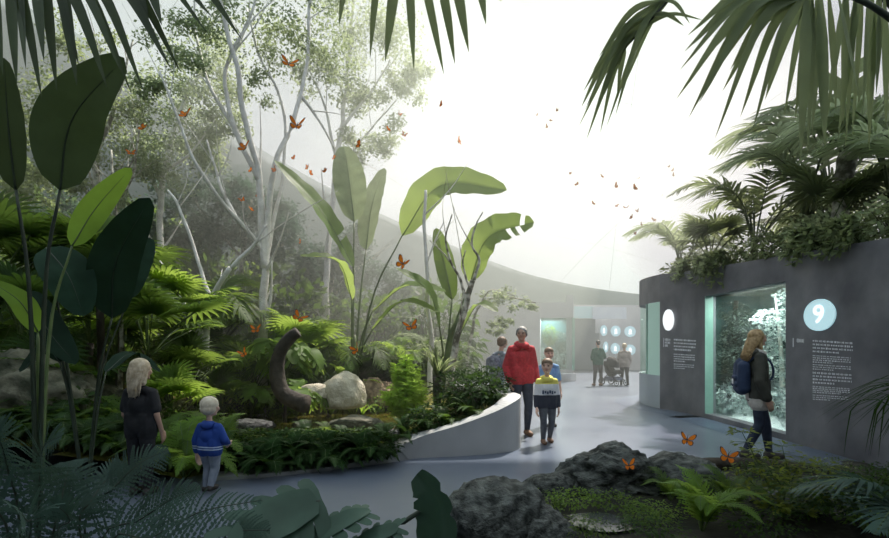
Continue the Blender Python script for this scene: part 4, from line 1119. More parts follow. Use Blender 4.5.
tree('broad green tree in the mist at the left behind the slender tree', GP(150, 15.8), [
    ([(150, 400, 15.8), (152, 320, 15.8), (146, 250, 15.8)], .11, .06), ([(151, 300, 15.8), (180, 260, 15.9), (190, 250, 15.9)], .05, .02)], 'bark_lichen', 'leaf_mist', 14,
    [(140, 225, 15.8, 1.3), (170, 235, 15.8, 1.2), (115, 235, 15.6, 1.2), (185, 262, 15.9, 1.1), (150, 262, 15.6, 1.2), (90, 225, 15.6, 1.1), (60, 220, 15.4, 1.2), (30, 235, 15.4, 1.2)], .16, 240)
tree('thin dark tree behind the palms at far left', GP(128, 10.5), [
    ([(120, 400, 10.5), (122, 320, 10.5), (118, 250, 10.5), (116, 200, 10.5), (112, 150, 10.5)], .05, .02), ([(118, 250, 10.5), (104, 215, 10.5), (96, 190, 10.5)], .03, .01), ([(116, 200, 10.5), (132, 160, 10.5), (138, 140, 10.5)], .03, .01)], 'bark_lichen', 'leaf_mid', 8, (), twigs=4)
# feathery pale clump in the mist, drooping branch at the wall
tree('slim tree drooping its leafy branch over the far concrete wall', GP(470, 13.5), [
    ([(466, 390, 13.5), (470, 340, 13.5), (480, 305, 13.6), (505, 297, 13.8), (535, 303, 14)], .06, .015), ([(480, 305, 13.6), (490, 290, 13.7), (515, 296, 13.8)], .03, .01)], 'bark_lichen', 'leaf_pale', 9,
    [(490, 302, 13.7, .45), (505, 300, 13.8, .4), (520, 303, 13.9, .35), (535, 306, 14, .25), (500, 318, 13.8, .3), (512, 322, 13.8, .22), (494, 326, 13.8, .25)], .10, 140, 0)
# ------------------------------------------------------------------ things around the pond
mb = MB(); D = 8.0
o0 = GP(285, D); t_ = thing('curved_trunk', 'dark trunk curving up like a hook out of the pond edge', 'trunk', o0)
pts = spline([P(306, 404, 7.95), P(296, 401, 8.0), P(282, 392, D), P(277, 372, D), P(280, 352, D), P(290, 338, D), P(298, 332, D)], 22)
mb.tube([p - o0 for p in pts], [.15 - .003 * i for i in range(22)], 12); obj('bark', mb, 'bark_dark', t_)
p = P(338, 386, 8.9)
rock('rock', 'pale cream rock standing at the sunlit pond bank', (p.x + .10, p.y, .58), (.38, .34, .42), 'rock_pale', 11, 4, .22, rz=.5)
p = P(313, 384, 8.7)
rock('rock', 'smaller pale rock leaning on the cream rock behind the hooked trunk', (p.x, p.y, .66), (.36, .2, .16), 'rock_pale', 12, 4, .2)
p = GP(378, 10.6); rock('rock', 'brown rough rock right of the cream rock', (p.x, p.y, .38), (.42, .32, .40), 'rock_brown', 13)
p = GP(366, 12.2); rock('rock', 'grey rounded rock behind the brown rough rock', (p.x, p.y, .75), (.6, .4, .42), 'rock_mossy', 14)
p = GP(32, 6.6); rock('rock', 'large mossy boulder at the left edge behind the ferns', (p.x, p.y, .75), (.75, .5, .62), 'rock_mossy', 15, 5)
p = GP(92, 7.6); rock('rock', 'mossy boulder right of the large left boulder', (p.x, p.y, .5), (.5, .4, .4), 'rock_mossy', 16)
p = P(388, 420, 7.3); rock('rock', 'flat dark stone lying in the pond near the hedge', (p.x, p.y, .16), (.34, .2, .10), 'rock_dark', 17)
p = P(252, 410, 8.0); rock('rock', 'small dark stone in the pond left of the hooked trunk', (p.x, p.y, .2), (.3, .2, .12), 'rock_dark', 18)
p = P(355, 405, 8.2); rock('rock', 'mossy low stone below the cream rock', (p.x, p.y, .2), (.4, .22, .14), 'rock_mossy', 19)
# feathery bright shrub
t_ = thing('feathery_shrub', 'bright green feathery shrub standing at the pond bank', 'shrub', GP(405, 8.6)); rr = random.Random(4)
mb = MB(); lf = MB()
for i in range(46):
    a = rr.uniform(0, 6.28); s_ = rr.uniform(.03, .36); h = 1.22 - 1.75 * s_ + rr.uniform(-.2, .1)
    pts = spline([V((.1 * math.cos(a), .1 * math.sin(a), 0)), V((s_ * .6 * math.cos(a), s_ * .6 * math.sin(a), h * .6)), V((s_ * math.cos(a), s_ * math.sin(a), h))], 8)
    mb.tube(pts, [.006 - .0006 * k for k in range(8)], 4)
    for k in range(2, 8):
        for q in range(16):
            b_ = rr.uniform(0, 6.28); d = V((math.cos(b_), math.sin(b_), rr.uniform(-.1, .7))).normalized()
            lf.ribbon([pts[k], pts[k] + d * .07, pts[k] + d * .14 - V((0, 0, .02))], [.012, .022, 0], V((rr.uniform(-.4, .4), -.8, .7)))
obj('stems', mb, 'leaf_plume', t_); obj('foliage', lf, 'leaf_plume', t_)
rosette('bromeliad', 'spiky rosette plant on a short trunk beside the feathery shrub', 'plant', GP(437, 8.5), 'spike_leaf', 40, .52, 'leaf_olive', tilt=(-.5, .75), seed=8, crown=.62, stem=.07)
# ------------------------------------------------------------------ planted masses, each plant a thing of its own
hedge = []
for i in range(22):
    px = 226 + i * 7.6 + R.uniform(-3, 3); dd = 5.65 + .42 * (i / 21) ** 1.2 + R.uniform(0, .5)
    if px > 372: dd += .35
    hedge.append((px, dd))
for i, (px, dd) in enumerate(hedge):
    x = (px - CX) * dd / FPX
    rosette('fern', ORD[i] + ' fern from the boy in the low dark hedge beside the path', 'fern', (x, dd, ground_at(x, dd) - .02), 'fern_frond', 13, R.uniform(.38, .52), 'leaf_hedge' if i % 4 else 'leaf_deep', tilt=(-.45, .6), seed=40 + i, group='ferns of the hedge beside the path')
k = 0
for i in range(9):
    px = 232 + i * 18; dd = 6.3 + R.uniform(0, .5); x = (px - CX) * dd / FPX
    bush('bush', ORD[i] + ' leafy bush from the left along the back of the low hedge', 'bush', (x, dd, .08), (.40, .34, .19), ['leaf_hedge', 'leaf_deep', 'leaf_hedge'][i % 3], i, 'bushes at the back of the low hedge')
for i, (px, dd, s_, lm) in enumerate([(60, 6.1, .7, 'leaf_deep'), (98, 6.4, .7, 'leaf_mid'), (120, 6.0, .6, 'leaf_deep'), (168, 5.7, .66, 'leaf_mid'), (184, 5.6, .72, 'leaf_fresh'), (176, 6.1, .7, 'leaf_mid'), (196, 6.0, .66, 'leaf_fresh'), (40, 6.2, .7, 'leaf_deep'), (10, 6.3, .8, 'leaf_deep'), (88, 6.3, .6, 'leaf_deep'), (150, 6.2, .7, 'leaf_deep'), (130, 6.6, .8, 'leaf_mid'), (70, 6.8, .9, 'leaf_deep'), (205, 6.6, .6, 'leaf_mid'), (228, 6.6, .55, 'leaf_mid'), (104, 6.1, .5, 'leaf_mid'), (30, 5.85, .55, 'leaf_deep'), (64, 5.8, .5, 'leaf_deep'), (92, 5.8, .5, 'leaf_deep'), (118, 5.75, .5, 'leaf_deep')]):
    x = (px - CX) * dd / FPX
    order = sorted([60, 98, 120, 168, 184, 176, 196, 40, 10, 88, 150, 130, 70, 205, 228, 104, 30, 64, 92, 118]).index(px)
    rosette('fern', ORD[order] + ' fern from the left edge behind the woman and small boy', 'fern', (x, dd, ground_at(x, dd) - .02), 'fern_frond', 14, s_, lm, tilt=(-.4, .6), seed=80 + i, group='ferns behind the woman and small boy')
# bushes inside the planter wall
_pl = [(478, 395, 7.75, .46, 'leaf_hedge', 'bush'), (462, 385, 8.3, .5, 'leaf_hedge', 'bush'), (490, 388, 8.35, .42, 'leaf_hedge', 'bush'), (448, 402, 7.6, .42, 'leaf_hedge', 'bush'), (478, 372, 8.9, .5, 'leaf_deep', 'bush'), (428, 415, 7.3, .36, 'leaf_hedge', 'bush'),
        (470, 410, 7.35, .44, 'leaf_deep', 'fern'), (488, 402, 7.6, .42, 'leaf_hedge', 'fern'), (446, 415, 7.2, .42, 'leaf_deep', 'fern'), (424, 422, 7.1, .4, 'leaf_hedge', 'fern'), (404, 428, 7.0, .4, 'leaf_hedge', 'fern'), (458, 396, 7.9, .5, 'leaf_hedge', 'fern'), (478, 352, 9.6, .55, 'leaf_pale', 'fern'), (470, 345, 10.4, .6, 'leaf_pale', 'fern')]
_pl.sort(key=lambda q: (q[5], q[2] - .012 * q[0]))
for i, (px, py, dd, s_, lm, kind) in enumerate(_pl):
    x = (px - CX) * dd / FPX; z = ground_at(x, dd) - .02
    if kind == 'bush': bush('bush', ORD[i] + ' dark rounded bush behind the planter rim counting away from the viewer', 'bush', (x, dd, z), (s_, s_, s_ * .75), lm, i, 'bushes behind the planter rim', 'bush_leaves')
    else: rosette('fern', ORD[i - 6] + ' fern inside the planter rim counting away from the viewer', 'fern', (x, dd, z), 'fern_frond', 13, s_, lm, tilt=(-.4, .6), seed=120 + i, group='ferns inside the planter rim')
# named middle-ground palms
mid = [('fan_palm', 'fan palm with round dark fans beside the drooping oval leaves', 148, 7.6, 'fan_leaf', 11, 1.35, 'leaf_mid', 1.15),
       ('fan_palm', 'spiky fan palm under the mossy tree at the left edge', 22, 7.2, 'fan_leaf', 12, 1.2, 'leaf_deep', 1.2),
       ('fan_palm', 'low fan palm left of the drooping oval leaves', 52, 6.9, 'fan_leaf', 11, 1.0, 'leaf_deep', .35),
       ('fan_palm', 'low fan palm right behind the blonde woman head', 172, 7.4, 'fan_leaf', 11, .85, 'leaf_fresh', .25),
       ('fan_palm', 'fan palm in the shade left of the slender white tree', 190, 8.6, 'fan_leaf', 11, 1.1, 'leaf_mid', .7),
       ('fan_palm', 'small fan palm at the pond left bank', 222, 9.0, 'fan_leaf', 9, .8, 'leaf_mid', .3),
       ('palm_bush', 'feathery palm bush beneath the white forked tree', 240, 10.4, 'palm_frond', 11, 1.5, 'leaf_fresh', .5),
       ('fan_palm', 'lit fan palm behind the slender leaning tree', 196, 10.8, 'fan_leaf', 12, 1.35, 'leaf_fresh', 1.2),
       ('fan_palm', 'shaded fan palm behind the light green leaf stem', 90, 9.0, 'fan_leaf', 12, 1.3, 'leaf_mid', 1.2),
       ('palm_bush', 'dark feathery palm far left behind the boulder', 10, 8.8, 'palm_frond', 11, 1.6, 'leaf_deep', .6),
       ('palm_bush', 'hazy palm bush behind the cream rock', 318, 13, 'palm_frond', 11, 1.5, 'leaf_mid', .4),
       ('palm_bush', 'hazy palm bush right of the tall banana stalk', 398, 12.6, 'palm_frond', 11, 1.3, 'leaf_mid', .3),
       ('palm_bush', 'pale hazy palm bush behind the spiky rosette', 430, 12.8, 'palm_frond', 11, 1.3, 'leaf_pale', .4),
       ('monstera_plant', 'climbing monstera at the foot of the white forked tree', 284, 9.4, 'monstera_leaf', 13, .95, 'leaf_fresh', .75),
       ('monstera_plant', 'low monstera with split leaves left of the cream rock', 296, 8.7, 'monstera_leaf', 10, .72, 'leaf_fresh', .2),
       ('monstera_plant', 'monstera at the pond bank under the slender white tree', 250, 9.3, 'monstera_leaf', 11, .75, 'leaf_fresh', .15),
       ('broadleaf_plant', 'broad leaved plant in shade behind the hooked trunk', 312, 11.2, 'paddle_leaf', 9, .95, 'leaf_mid', .1),
       ('broadleaf_plant', 'yellow green low plant between the cream and brown rocks', 362, 9.8, 'strap_leaf', 16, .42, 'leaf_lime', .1),
       ('broadleaf_plant', 'small light green plant behind the cream rock', 330, 9.6, 'strap_leaf', 18, .55, 'leaf_fresh', .1),
       ('broadleaf_plant', 'broad leaved plant at the bank left of the brown rock', 345, 10.6, 'paddle_leaf', 8, .6, 'leaf_fresh', .05),
       ('fern', 'fern growing at the foot of the hooked trunk', 306, 7.5, 'fern_frond', 14, .42, 'leaf_deep', 0),
       ('fern', 'fern spreading in the pond below the cream rock', 345, 7.5, 'fern_frond', 13, .38, 'leaf_deep', 0),
       ('fern', 'small fern at the right of the hooked trunk foot', 328, 7.7, 'fern_frond', 12, .36, 'leaf_mid', 0),
       ('fan_palm', 'tall fan palm behind the highest dark leaf stems', 100, 8.4, 'fan_leaf', 13, 1.35, 'leaf_mid', 2.0),
       ('fan_palm', 'tall fan palm at the far left edge under the dark tree', -5, 8.0, 'fan_leaf', 13, 1.5, 'leaf_mid', 1.9),
       ('fan_palm', 'sunlit fan palm right of the dark oval leaves', 168, 8.8, 'fan_leaf', 13, 1.2, 'leaf_fresh', 1.7),
       ('fan_palm', 'fan palm between the left stems and the mossy tree', 55, 9.2, 'fan_leaf', 13, 1.5, 'leaf_deep', 1.7),
       ('palm_bush', 'tall feathery palm shading the slender white tree', 218, 11.2, 'palm_frond', 12, 1.9, 'leaf_mid', 1.4),
       ('fan_palm', 'tall round leaved fan palm at left behind the fan palms', 120, 10.8, 'fan_leaf', 13, 1.6, 'leaf_mid', 1.9),
       ('palm_bush', 'feathery palm in the mist left of the banana stalk', 300, 12.2, 'palm_frond', 12, 1.6, 'leaf_mid', .9)]
for i, (nm, lb, px, dd, kd, n_, s_, lm, cr) in enumerate(mid):
    p = GP(px, dd)
    rosette(nm, lb, 'palm' if 'palm' in nm else ('fern' if nm == 'fern' else 'plant'), p, kd, n_, s_, lm, tilt=(-.5, .5) if kd != 'monstera_leaf' else (-.4, .7), seed=200 + i, crown=cr, stem=.06 if kd != 'monstera_leaf' else .03)
# rows of background bushes and palms
pos = []
for i in range(17): pos.append((-60 + i * 31 + R.uniform(-8, 8), 12.5 + R.uniform(-.6, .9), .95 + R.uniform(-.15, .35), 0))
for i in range(15): pos.append((-40 + i * 36 + R.uniform(-8, 8), 15.5 + R.uniform(-.6, .9), 1.35 + R.uniform(-.2, .4), 1))
for i in range(13): pos.append((-40 + i * 40 + R.uniform(-8, 8), 18.5 + R.uniform(-.6, .9), 1.7 + R.uniform(-.2, .5), 2))
cnt = [0, 0, 0]
for i, (px, dd, s_, row) in enumerate(pos):
    if px > 455: s_ *= .6
    p = GP(min(px, 418 + cnt[row]), dd)
    bush('bush', ORD[cnt[row]] + ' bush from the left in the ' + ['nearest', 'middle', 'farthest'][row] + ' row behind the pond', 'bush', p, (s_, s_ * .8, s_ * (.85 if row == 0 else 1.05) * (1 + (.35, .75, .9)[row] * max(0, min(1, (340 - px) / 260)))), ['leaf_deep', 'leaf_mid', 'leaf_deep', 'leaf_mid'][i % 4], i, 'bushes in the rows behind the pond', ['bush_leaves', 'fine_leaves'][i % 2])
    cnt[row] += 1
for i in range(16):
    px = -30 + i * 31 + R.uniform(-9, 9); dd = 10.6 + R.uniform(-.5, 1.2) + (.8 if px > 300 else 0)
    p = GP(px, dd)
    rosette('palm_bush', ORD[i] + ' shaded palm from the left in front of the bush rows', 'palm', p, ['palm_frond', 'fan_leaf'][i % 2], 10, 1.0 + R.uniform(-.2, .5) - (.3 if px > 380 else 0), ['leaf_mid', 'leaf_deep', 'leaf_fresh'][i % 3], tilt=(-.5, .4), seed=300 + i, crown=R.uniform(.2, .9), group='shaded palms in front of the bush rows')
# undergrowth near the pond left and boulders
for i, (px, dd, s_, lm) in enumerate([(0, 6.5, .6, 'leaf_deep'), (28, 6.5, .5, 'leaf_deep'), (66, 6.4, .6, 'leaf_deep'), (104, 6.7, .6, 'leaf_deep'), (140, 7.0, .55, 'leaf_deep'), (170, 8.2, .5, 'leaf_olive'), (206, 8.8, .42, 'leaf_mid'), (240, 9.9, .45, 'leaf_fresh'), (270, 9.9, .45, 'leaf_mid'), (300, 10.4, .45, 'leaf_fresh'), (386, 10.4, .4, 'leaf_fresh'), (418, 10.2, .45, 'leaf_mid')]):
    bush('bush', ORD[i] + ' small bush from the left along the pond far bank', 'bush', GP(px, dd), (s_, s_ * .8, s_ * .7), lm, 60 + i, 'small bushes along the far pond bank', ['bush_leaves', 'fine_leaves'][i % 2])
# ------------------------------------------------------------------ plants on top of the right wall
def wz(d): return 2.70 + (d - 5) * .04
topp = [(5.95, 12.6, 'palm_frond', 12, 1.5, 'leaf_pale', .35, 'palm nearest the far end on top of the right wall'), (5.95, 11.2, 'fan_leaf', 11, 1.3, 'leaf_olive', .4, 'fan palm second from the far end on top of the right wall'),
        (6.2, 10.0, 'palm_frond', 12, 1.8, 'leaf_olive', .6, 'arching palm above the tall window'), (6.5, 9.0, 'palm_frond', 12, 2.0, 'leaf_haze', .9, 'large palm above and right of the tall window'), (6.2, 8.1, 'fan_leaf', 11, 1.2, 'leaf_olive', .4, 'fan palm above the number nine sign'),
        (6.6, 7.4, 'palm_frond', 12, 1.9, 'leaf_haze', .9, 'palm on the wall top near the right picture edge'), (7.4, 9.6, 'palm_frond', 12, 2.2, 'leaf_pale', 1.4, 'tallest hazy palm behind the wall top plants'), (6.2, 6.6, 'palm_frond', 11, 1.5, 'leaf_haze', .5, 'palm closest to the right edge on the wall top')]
for i, (x, y, kd, n_, s_, lm, cr, lb) in enumerate(topp):
    rosette('palm', lb, 'palm', (x, y, wz(y) - .03), kd, n_, s_, lm, tilt=(-.45, .45), seed=400 + i, crown=cr, stem=.07)
t_ = thing('broadleaf_plant', 'stout trunk with broad leaf stubs on the wall top at right', 'plant', (6.3, 8.0, wz(8.0)))
mb = MB(); mb.tube(spline([(0, 0, 0), (.03, 0, .8), (.12, 0, 1.5), (.16, 0, 1.75)], 10), [.13, .13, .125, .12, .12, .125, .13, .14, .14, .12], 10); obj('trunk', mb, 'bark_lichen', t_)
for i in range(7): link('leaf', PROTO['paddle_leaf'][i % 3], ['leaf_olive', 'stem_green'], t_, (.14, 0, 1.5), (R.uniform(-.4, .2), 0, i * .9), .9)
for i, y in enumerate([12.3, 11.6, 10.9, 10.2, 9.5, 8.9, 8.3, 7.7, 7.1, 6.5, 6.0]):
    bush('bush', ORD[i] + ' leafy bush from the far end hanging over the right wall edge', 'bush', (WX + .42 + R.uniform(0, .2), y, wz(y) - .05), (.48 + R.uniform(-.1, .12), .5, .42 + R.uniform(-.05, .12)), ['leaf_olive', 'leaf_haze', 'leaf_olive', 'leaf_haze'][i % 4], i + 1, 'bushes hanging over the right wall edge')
for i, (y, l, lm) in enumerate([(11.3, .25, 'leaf_haze'), (10.3, .38, 'leaf_haze'), (9.7, .5, 'leaf_olive'), (7.4, .35, 'leaf_olive'), (6.7, .32, 'leaf_olive')]):
    t_ = thing('trailing_plant', ORD[i] + ' trailing plant from the far end hanging down the right wall face', 'plant', (WX + .3, y, wz(y)), 0, 'trailing plants on the right wall'); rr = random.Random(i)
    mb = MB(); lf = MB()
    for q in range(9):
        e = V((-.36 - rr.uniform(0, .08), rr.uniform(-.3, .3), -l * rr.uniform(.3, 1) + .25))
        pts = spline([V((0, 0, .02)), V((-.28, e.y * .6, .42)), e], 9); mb.tube(pts, .006, 4)
        for p in pts[2:]:
            for h in range(6):
                d = V((rr.uniform(-1, .2), rr.uniform(-1, 1), rr.uniform(-1, .4))).normalized()
                lf.ribbon([p, p + d * .06, p + d * .13], [.02, .055, 0], V((-.6, rr.uniform(-.5, .5), .8)))
    obj('stems', mb, 'stem_green', t_); obj('foliage', lf, lm, t_)
# ------------------------------------------------------------------ frosted planting inside the vivarium
rr = random.Random(9)
_ys = sorted([D0 + .1 + (D1 - D0 + .5) * ((i * .618) % 1) for i in range(15)], reverse=True)
for i in range(15):
    y = _ys[i] if True else D0 + .1 + (D1 - D0 + .5) * ((i * .618) % 1); x = WX + .65 + rr.uniform(0, .7)
    s_ = rr.uniform(.30, .5); z = .06 + .22 * ((i * .37) % 1) + .5 * (x - WX - .6)
    bush('frosted_shrub', ORD[i] + ' white frosted shrub from the left in the heap behind the tall window', 'shrub', (x, y, .06), (s_, s_, s_ * .8 + z * .4), 'leaf_frost', i, 'white frosted shrubs behind the tall window')
rosette('frosted_palm', 'white frosted fan plant high on the left behind the tall window', 'plant', (WX + 1.1, 10.3, .06), 'fan_leaf', 9, .7, 'leaf_frost', 'bark_white', seed=501, crown=1.1)
t_ = thing('frosted_tree', 'white frosted tree rising in the middle of the tall window', 'tree', (WX + 1.0, 9.35, .06))
mb = MB(); mb.tube(spline([(0, 0, 0), (.05, .1, .9), (0, .1, 1.7), (.05, .3, 2.4)], 10), [.06, .055, .05, .045, .04, .035, .03, .025, .02, .015], 7); obj('trunk', mb, 'bark_white', t_)
for i in range(8): link('foliage', PROTO['bush_leaves'][i % 4], 'leaf_frost', t_, (rr.uniform(-.2, .25), rr.uniform(-.35, .5), 1.0 + .19 * i), (0, 0, i), (.34, .34, .2))
t_ = thing('frosted_tree', 'dim grey green tree at the left side behind the tall window', 'tree', (WX + .95, 10.75, .06))
mb = MB(); mb.tube(spline([(0, 0, 0), (.05, .1, .9), (0, .1, 1.7), (.05, .1, 2.4)], 10), .05, 7); obj('trunk', mb, 'bark_dark', t_)
for i in range(9): link('foliage', PROTO['bush_leaves'][i % 4], 'leaf_frost_dim', t_, (rr.uniform(-.2, .2), rr.uniform(-.4, .4), .6 + .2 * i), (0, 0, i), (.4, .4, .24))
for i, (x, z, lm) in enumerate([(4.3, .5, 'leaf_frost'), (4.8, .45, 'leaf_frost'), (5.2, .5, 'leaf_frost'), (4.6, 1.5, 'leaf_mid'), (5.1, 1.2, 'leaf_frost_dim')]):
    bush('shrub', ['white frosted shrub at the left foot of the far window', 'white frosted shrub in the middle of the far window', 'white frosted shrub at the right foot of the far window', 'green shrub high inside the far window', 'grey shrub at right inside the far window'][i], 'shrub', (x, 21.85, .45 + (z - .45)), (.32, .28, .55), lm, i + 3)
# ------------------------------------------------------------------ people
def union(parts, voxel, name, smooth=4):
    """one continuous skin over tapered limbs (a, b, ra, rb) and ellipsoids (centre, (rx, ry, rz), euler)"""
    mb = MB()
    for q in parts:
        if len(q) == 4:
            a, b_, ra, rb = V(q[0]), V(q[1]), q[2], q[3]
            T = b_ - a; L = max(T.length, 1e-4); T = T / L
            pts, rad = [], []
            for k in range(4): t = PI / 2 * (1 - k / 4); pts.append(a - T * ra * math.sin(t)); rad.append(max(.0005, ra * math.cos(t)))
            for k in range(1, 5): pts.append(a.lerp(b_, k / 5)); rad.append(ra + (rb - ra) * k / 5)
            for k in range(4): t = PI / 2 * (k / 4); pts.append(b_ + T * rb * math.sin(t)); rad.append(max(.0005, rb * math.cos(t)))
            pts.append(b_ + T * rb); rad.append(.0005)
            mb.tube(pts, rad, 12)
        else:
            s = MB(); s.ball((0, 0, 0), q[1], 16, 11)
            M = Matrix.Translation(V(q[0])) @ Euler(q[2]).to_matrix().to_4x4()
            o = len(mb.v); mb.v += [tuple(M @ V(p)) for p in s.v]; mb.f += [tuple(i + o for i in f) for f in s.f]; mb.m += [0] * len(s.f)
    me = mb.mesh('tmp'); ob = bpy.data.objects.new('tmp', me); COL.objects.link(ob)
    r = ob.modifiers.new('r', 'REMESH'); r.mode = 'VOXEL'; r.voxel_size = voxel; r.use_smooth_shade = True
    sm = ob.modifiers.new('s', 'SMOOTH'); sm.iterations = smooth; sm.factor = .5
    out = bpy.data.meshes.new_from_object(ob.evaluated_get(bpy.context.evaluated_depsgraph_get()))
    bpy.data.objects.remove(ob); bpy.data.meshes.remove(me)
    out.name = name; out.polygons.foreach_set('use_smooth', [True] * len(out.polygons))
    return out
def person(label, loc, heading, H, hh, skin, wear, hair, arms=None, legs=None, wide=1.0, lean=0.0, yaw=0.0, pitch=0.0, face=True, voxel=.009, flow=0.0):
    """figure facing -y before it is turned; arms and legs give joint offsets as fractions of H"""
    t_ = thing('person', label, 'person', loc, heading)
    W = wide
    nk = H - hh * 1.30
    hip, sh = .5 * nk / .84 * 1.03, nk - .046 * H
    def ln(p): return V((p[0], p[1] - lean * max(0, p[2] - hip), p[2]))
    J = {}
    for s, n in ((1, 'L'), (-1, 'R')):
        J['hip' + n] = V((s * .052 * H * W, 0, hip))
        lg = (legs or {}).get(n, ((.0, 0, .0), (.0, .0, .0)))
        J['kn' + n] = V((s * .055 * H + s * lg[0][0] * H, lg[0][1] * H, hip * .545 + lg[0][2] * H))
        J['an' + n] = V((s * .055 * H + s * lg[1][0] * H, lg[1][1] * H, .048 * H + lg[1][2] * H))
        J['sh' + n] = ln((s * .098 * H * W, .004 * H, sh))
        ar = (arms or {}).get(n, ((.035, .012, -.165), (.012, -.035, -.14)))
        J['el' + n] = J['sh' + n] + V((s * ar[0][0], ar[0][1], ar[0][2])) * H
        J['wr' + n] = J['el' + n] + V((s * ar[1][0], ar[1][1], ar[1][2])) * H
    pel, waist, chest, neck = V((0, .004 * H, hip + .025 * H)), ln((0, 0, hip + .12 * H)), ln((0, .006 * H, sh - .085 * H)), ln((0, .006 * H, nk))
    hc = ln((0, -.004 * H, H - hh * .5))
    HM = Matrix.Translation(hc) @ Euler((pitch, 0, yaw)).to_matrix().to_4x4()
    def hp(x, y, z): return HM @ V((x * hh, y * hh, z * hh))
    def limbs(g=0.0, arm=True, leg=True, torso=True, sleeve=1.0, ankle=1.0, hem=0.0):
        out = []
        if torso:
            out += [(pel, (.082 * H * W + g, .060 * H * W + g, .07 * H + g), (0, 0, 0)), (waist, (.068 * H * W + g, .052 * H * W + g, .085 * H), (0, 0, 0)), (chest, (.078 * H * W + g, .060 * H * W + g, .09 * H), (0, 0, 0))] + [(neck - V((0, 0, .012 * H)), J['sh' + n], .024 * H + g * .6, .027 * H + g * .8) for n in 'LR']
            for n in 'LR': out.append((J['hip' + n].lerp(J['sh' + n], .2), J['hip' + n]  .lerp(J['sh' + n], .80), .042 * H * W + g, .036 * H * W + g))
        for n in 'LR':
            if arm:
                if sleeve > .5:
                    e2 = J['el' + n].lerp(J['wr' + n], (sleeve - .5) * 2)
                    out += [(J['sh' + n], J['el' + n], .027 * H + g, .022 * H + g), (J['el' + n], e2, .022 * H + g, .017 * H + g)]
                else: out.append((J['sh' + n], J['sh' + n].lerp(J['el' + n], sleeve * 2), .027 * H + g, .025 * H + g * 1.2))
            if leg:
                out += [(J['hip' + n], J['kn' + n], .054 * H * W + g, .034 * H + g), (J['kn' + n], J['kn' + n].lerp(J['an' + n], .35), .034 * H + g, .033 * H + g), (J['kn' + n].lerp(J['an' + n], .35), J['kn' + n].lerp(J['an' + n], ankle), .033 * H + g, .021 * H + g)]
        if hem:
            out.append((J['hipL'] + V((0, 0, .02 * H)), J['hipR'] + V((0, 0, .02 * H)), .05 * H * W + g, .05 * H * W + g))
            for n in 'LR': out.append((J['hip' + n] + V((0, 0, .08 * H)), J['hip' + n].lerp(J['kn' + n], hem), .06 * H * W + g, .055 * H * W + g))
        return out
    def foot(n, g=0.0):
        a = J['an' + n]; f = V((0, -1, 0)); z0 = max(.022 * H, a.z - .028 * H)
        return [(a + V((0, .012 * H, -.02 * H)), V((a.x, a.y - .085 * H, z0)), .024 * H + g, .020 * H + g), (a, a + V((0, .012 * H, -.022 * H)), .022 * H + g, .024 * H + g)]
    body = limbs() + foot('L') + foot('R') + [(neck - V((0, 0, .03 * H)), hp(0, .08, -.25), .030 * H, .028 * H)]
    body += [(hp(0, .04, .06), (.36 * hh, .44 * hh, .44 * hh), (pitch, 0, yaw)), (hp(0, -.06, -.22), (.29 * hh, .32 * hh, .27 * hh), (pitch, 0, yaw)), (hp(0, -.37, .02), hp(0, -.455, -.10), .035 * hh, .06 * hh),
             (hp(-.2, -.34, .08), hp(.2, -.34, .08), .05 * hh, .05 * hh), (hp(0, -.33, -.38), hp(0, -.35, -.40), .09 * hh, .09 * hh)]
    for s in (-1, 1): body += [(hp(s * .36, .04, .06), (.045 * hh, .09 * hh, .13 * hh), (pitch, 0, yaw)), (hp(s * .2, -.27, -.12), (.12 * hh, .12 * hh, .12 * hh), (0, 0, 0))]
    hs = hh * .8 if hh / H > .15 else hh * .82
    for n, s in (('L', 1), ('R', -1)):
        w_ = J['wr' + n]; d = (w_ - J['el' + n]).normalized(); side = V((0, -1, 0)) - d * d.dot(V((0, -1, 0)))
        side.normalize(); nn = d.cross(side).normalized()
        inw = nn if nn.x * s < 0 else -nn
        pm = w_ + d * hs * .28
        for q in (-.13, -.04, .05, .14): body.append((w_ + side * hs * q * .5, w_ + d * hs * .5 + side * hs * q, .085 * hs, .075 * hs))
        for q, l in ((-.17, .36), (-.06, .44), (.06, .47), (.17, .41)):
            k0 = w_ + d * hs * .52 - side * hs * q; k1 = k0 + d * hs * l * .5 + inw * hs * .05; k2 = k1 + d * hs * l * .42 + inw * hs * .16
            body += [(k0, k1, .052 * hs, .046 * hs), (k1, k2, .046 * hs, .038 * hs)]
        t0 = w_ + d * hs * .14 + side * hs * .13; t1 = t0 + d * hs * .22 + side * hs * .16 + inw * hs * .06; t2 = t1 + d * hs * .2 + side * hs * .02 + inw * hs * .08
        body += [(t0, t1, .068 * hs, .055 * hs), (t1, t2, .055 * hs, .042 * hs)]
    bo = link('body', union(body, voxel, 'body'), skin, t_)
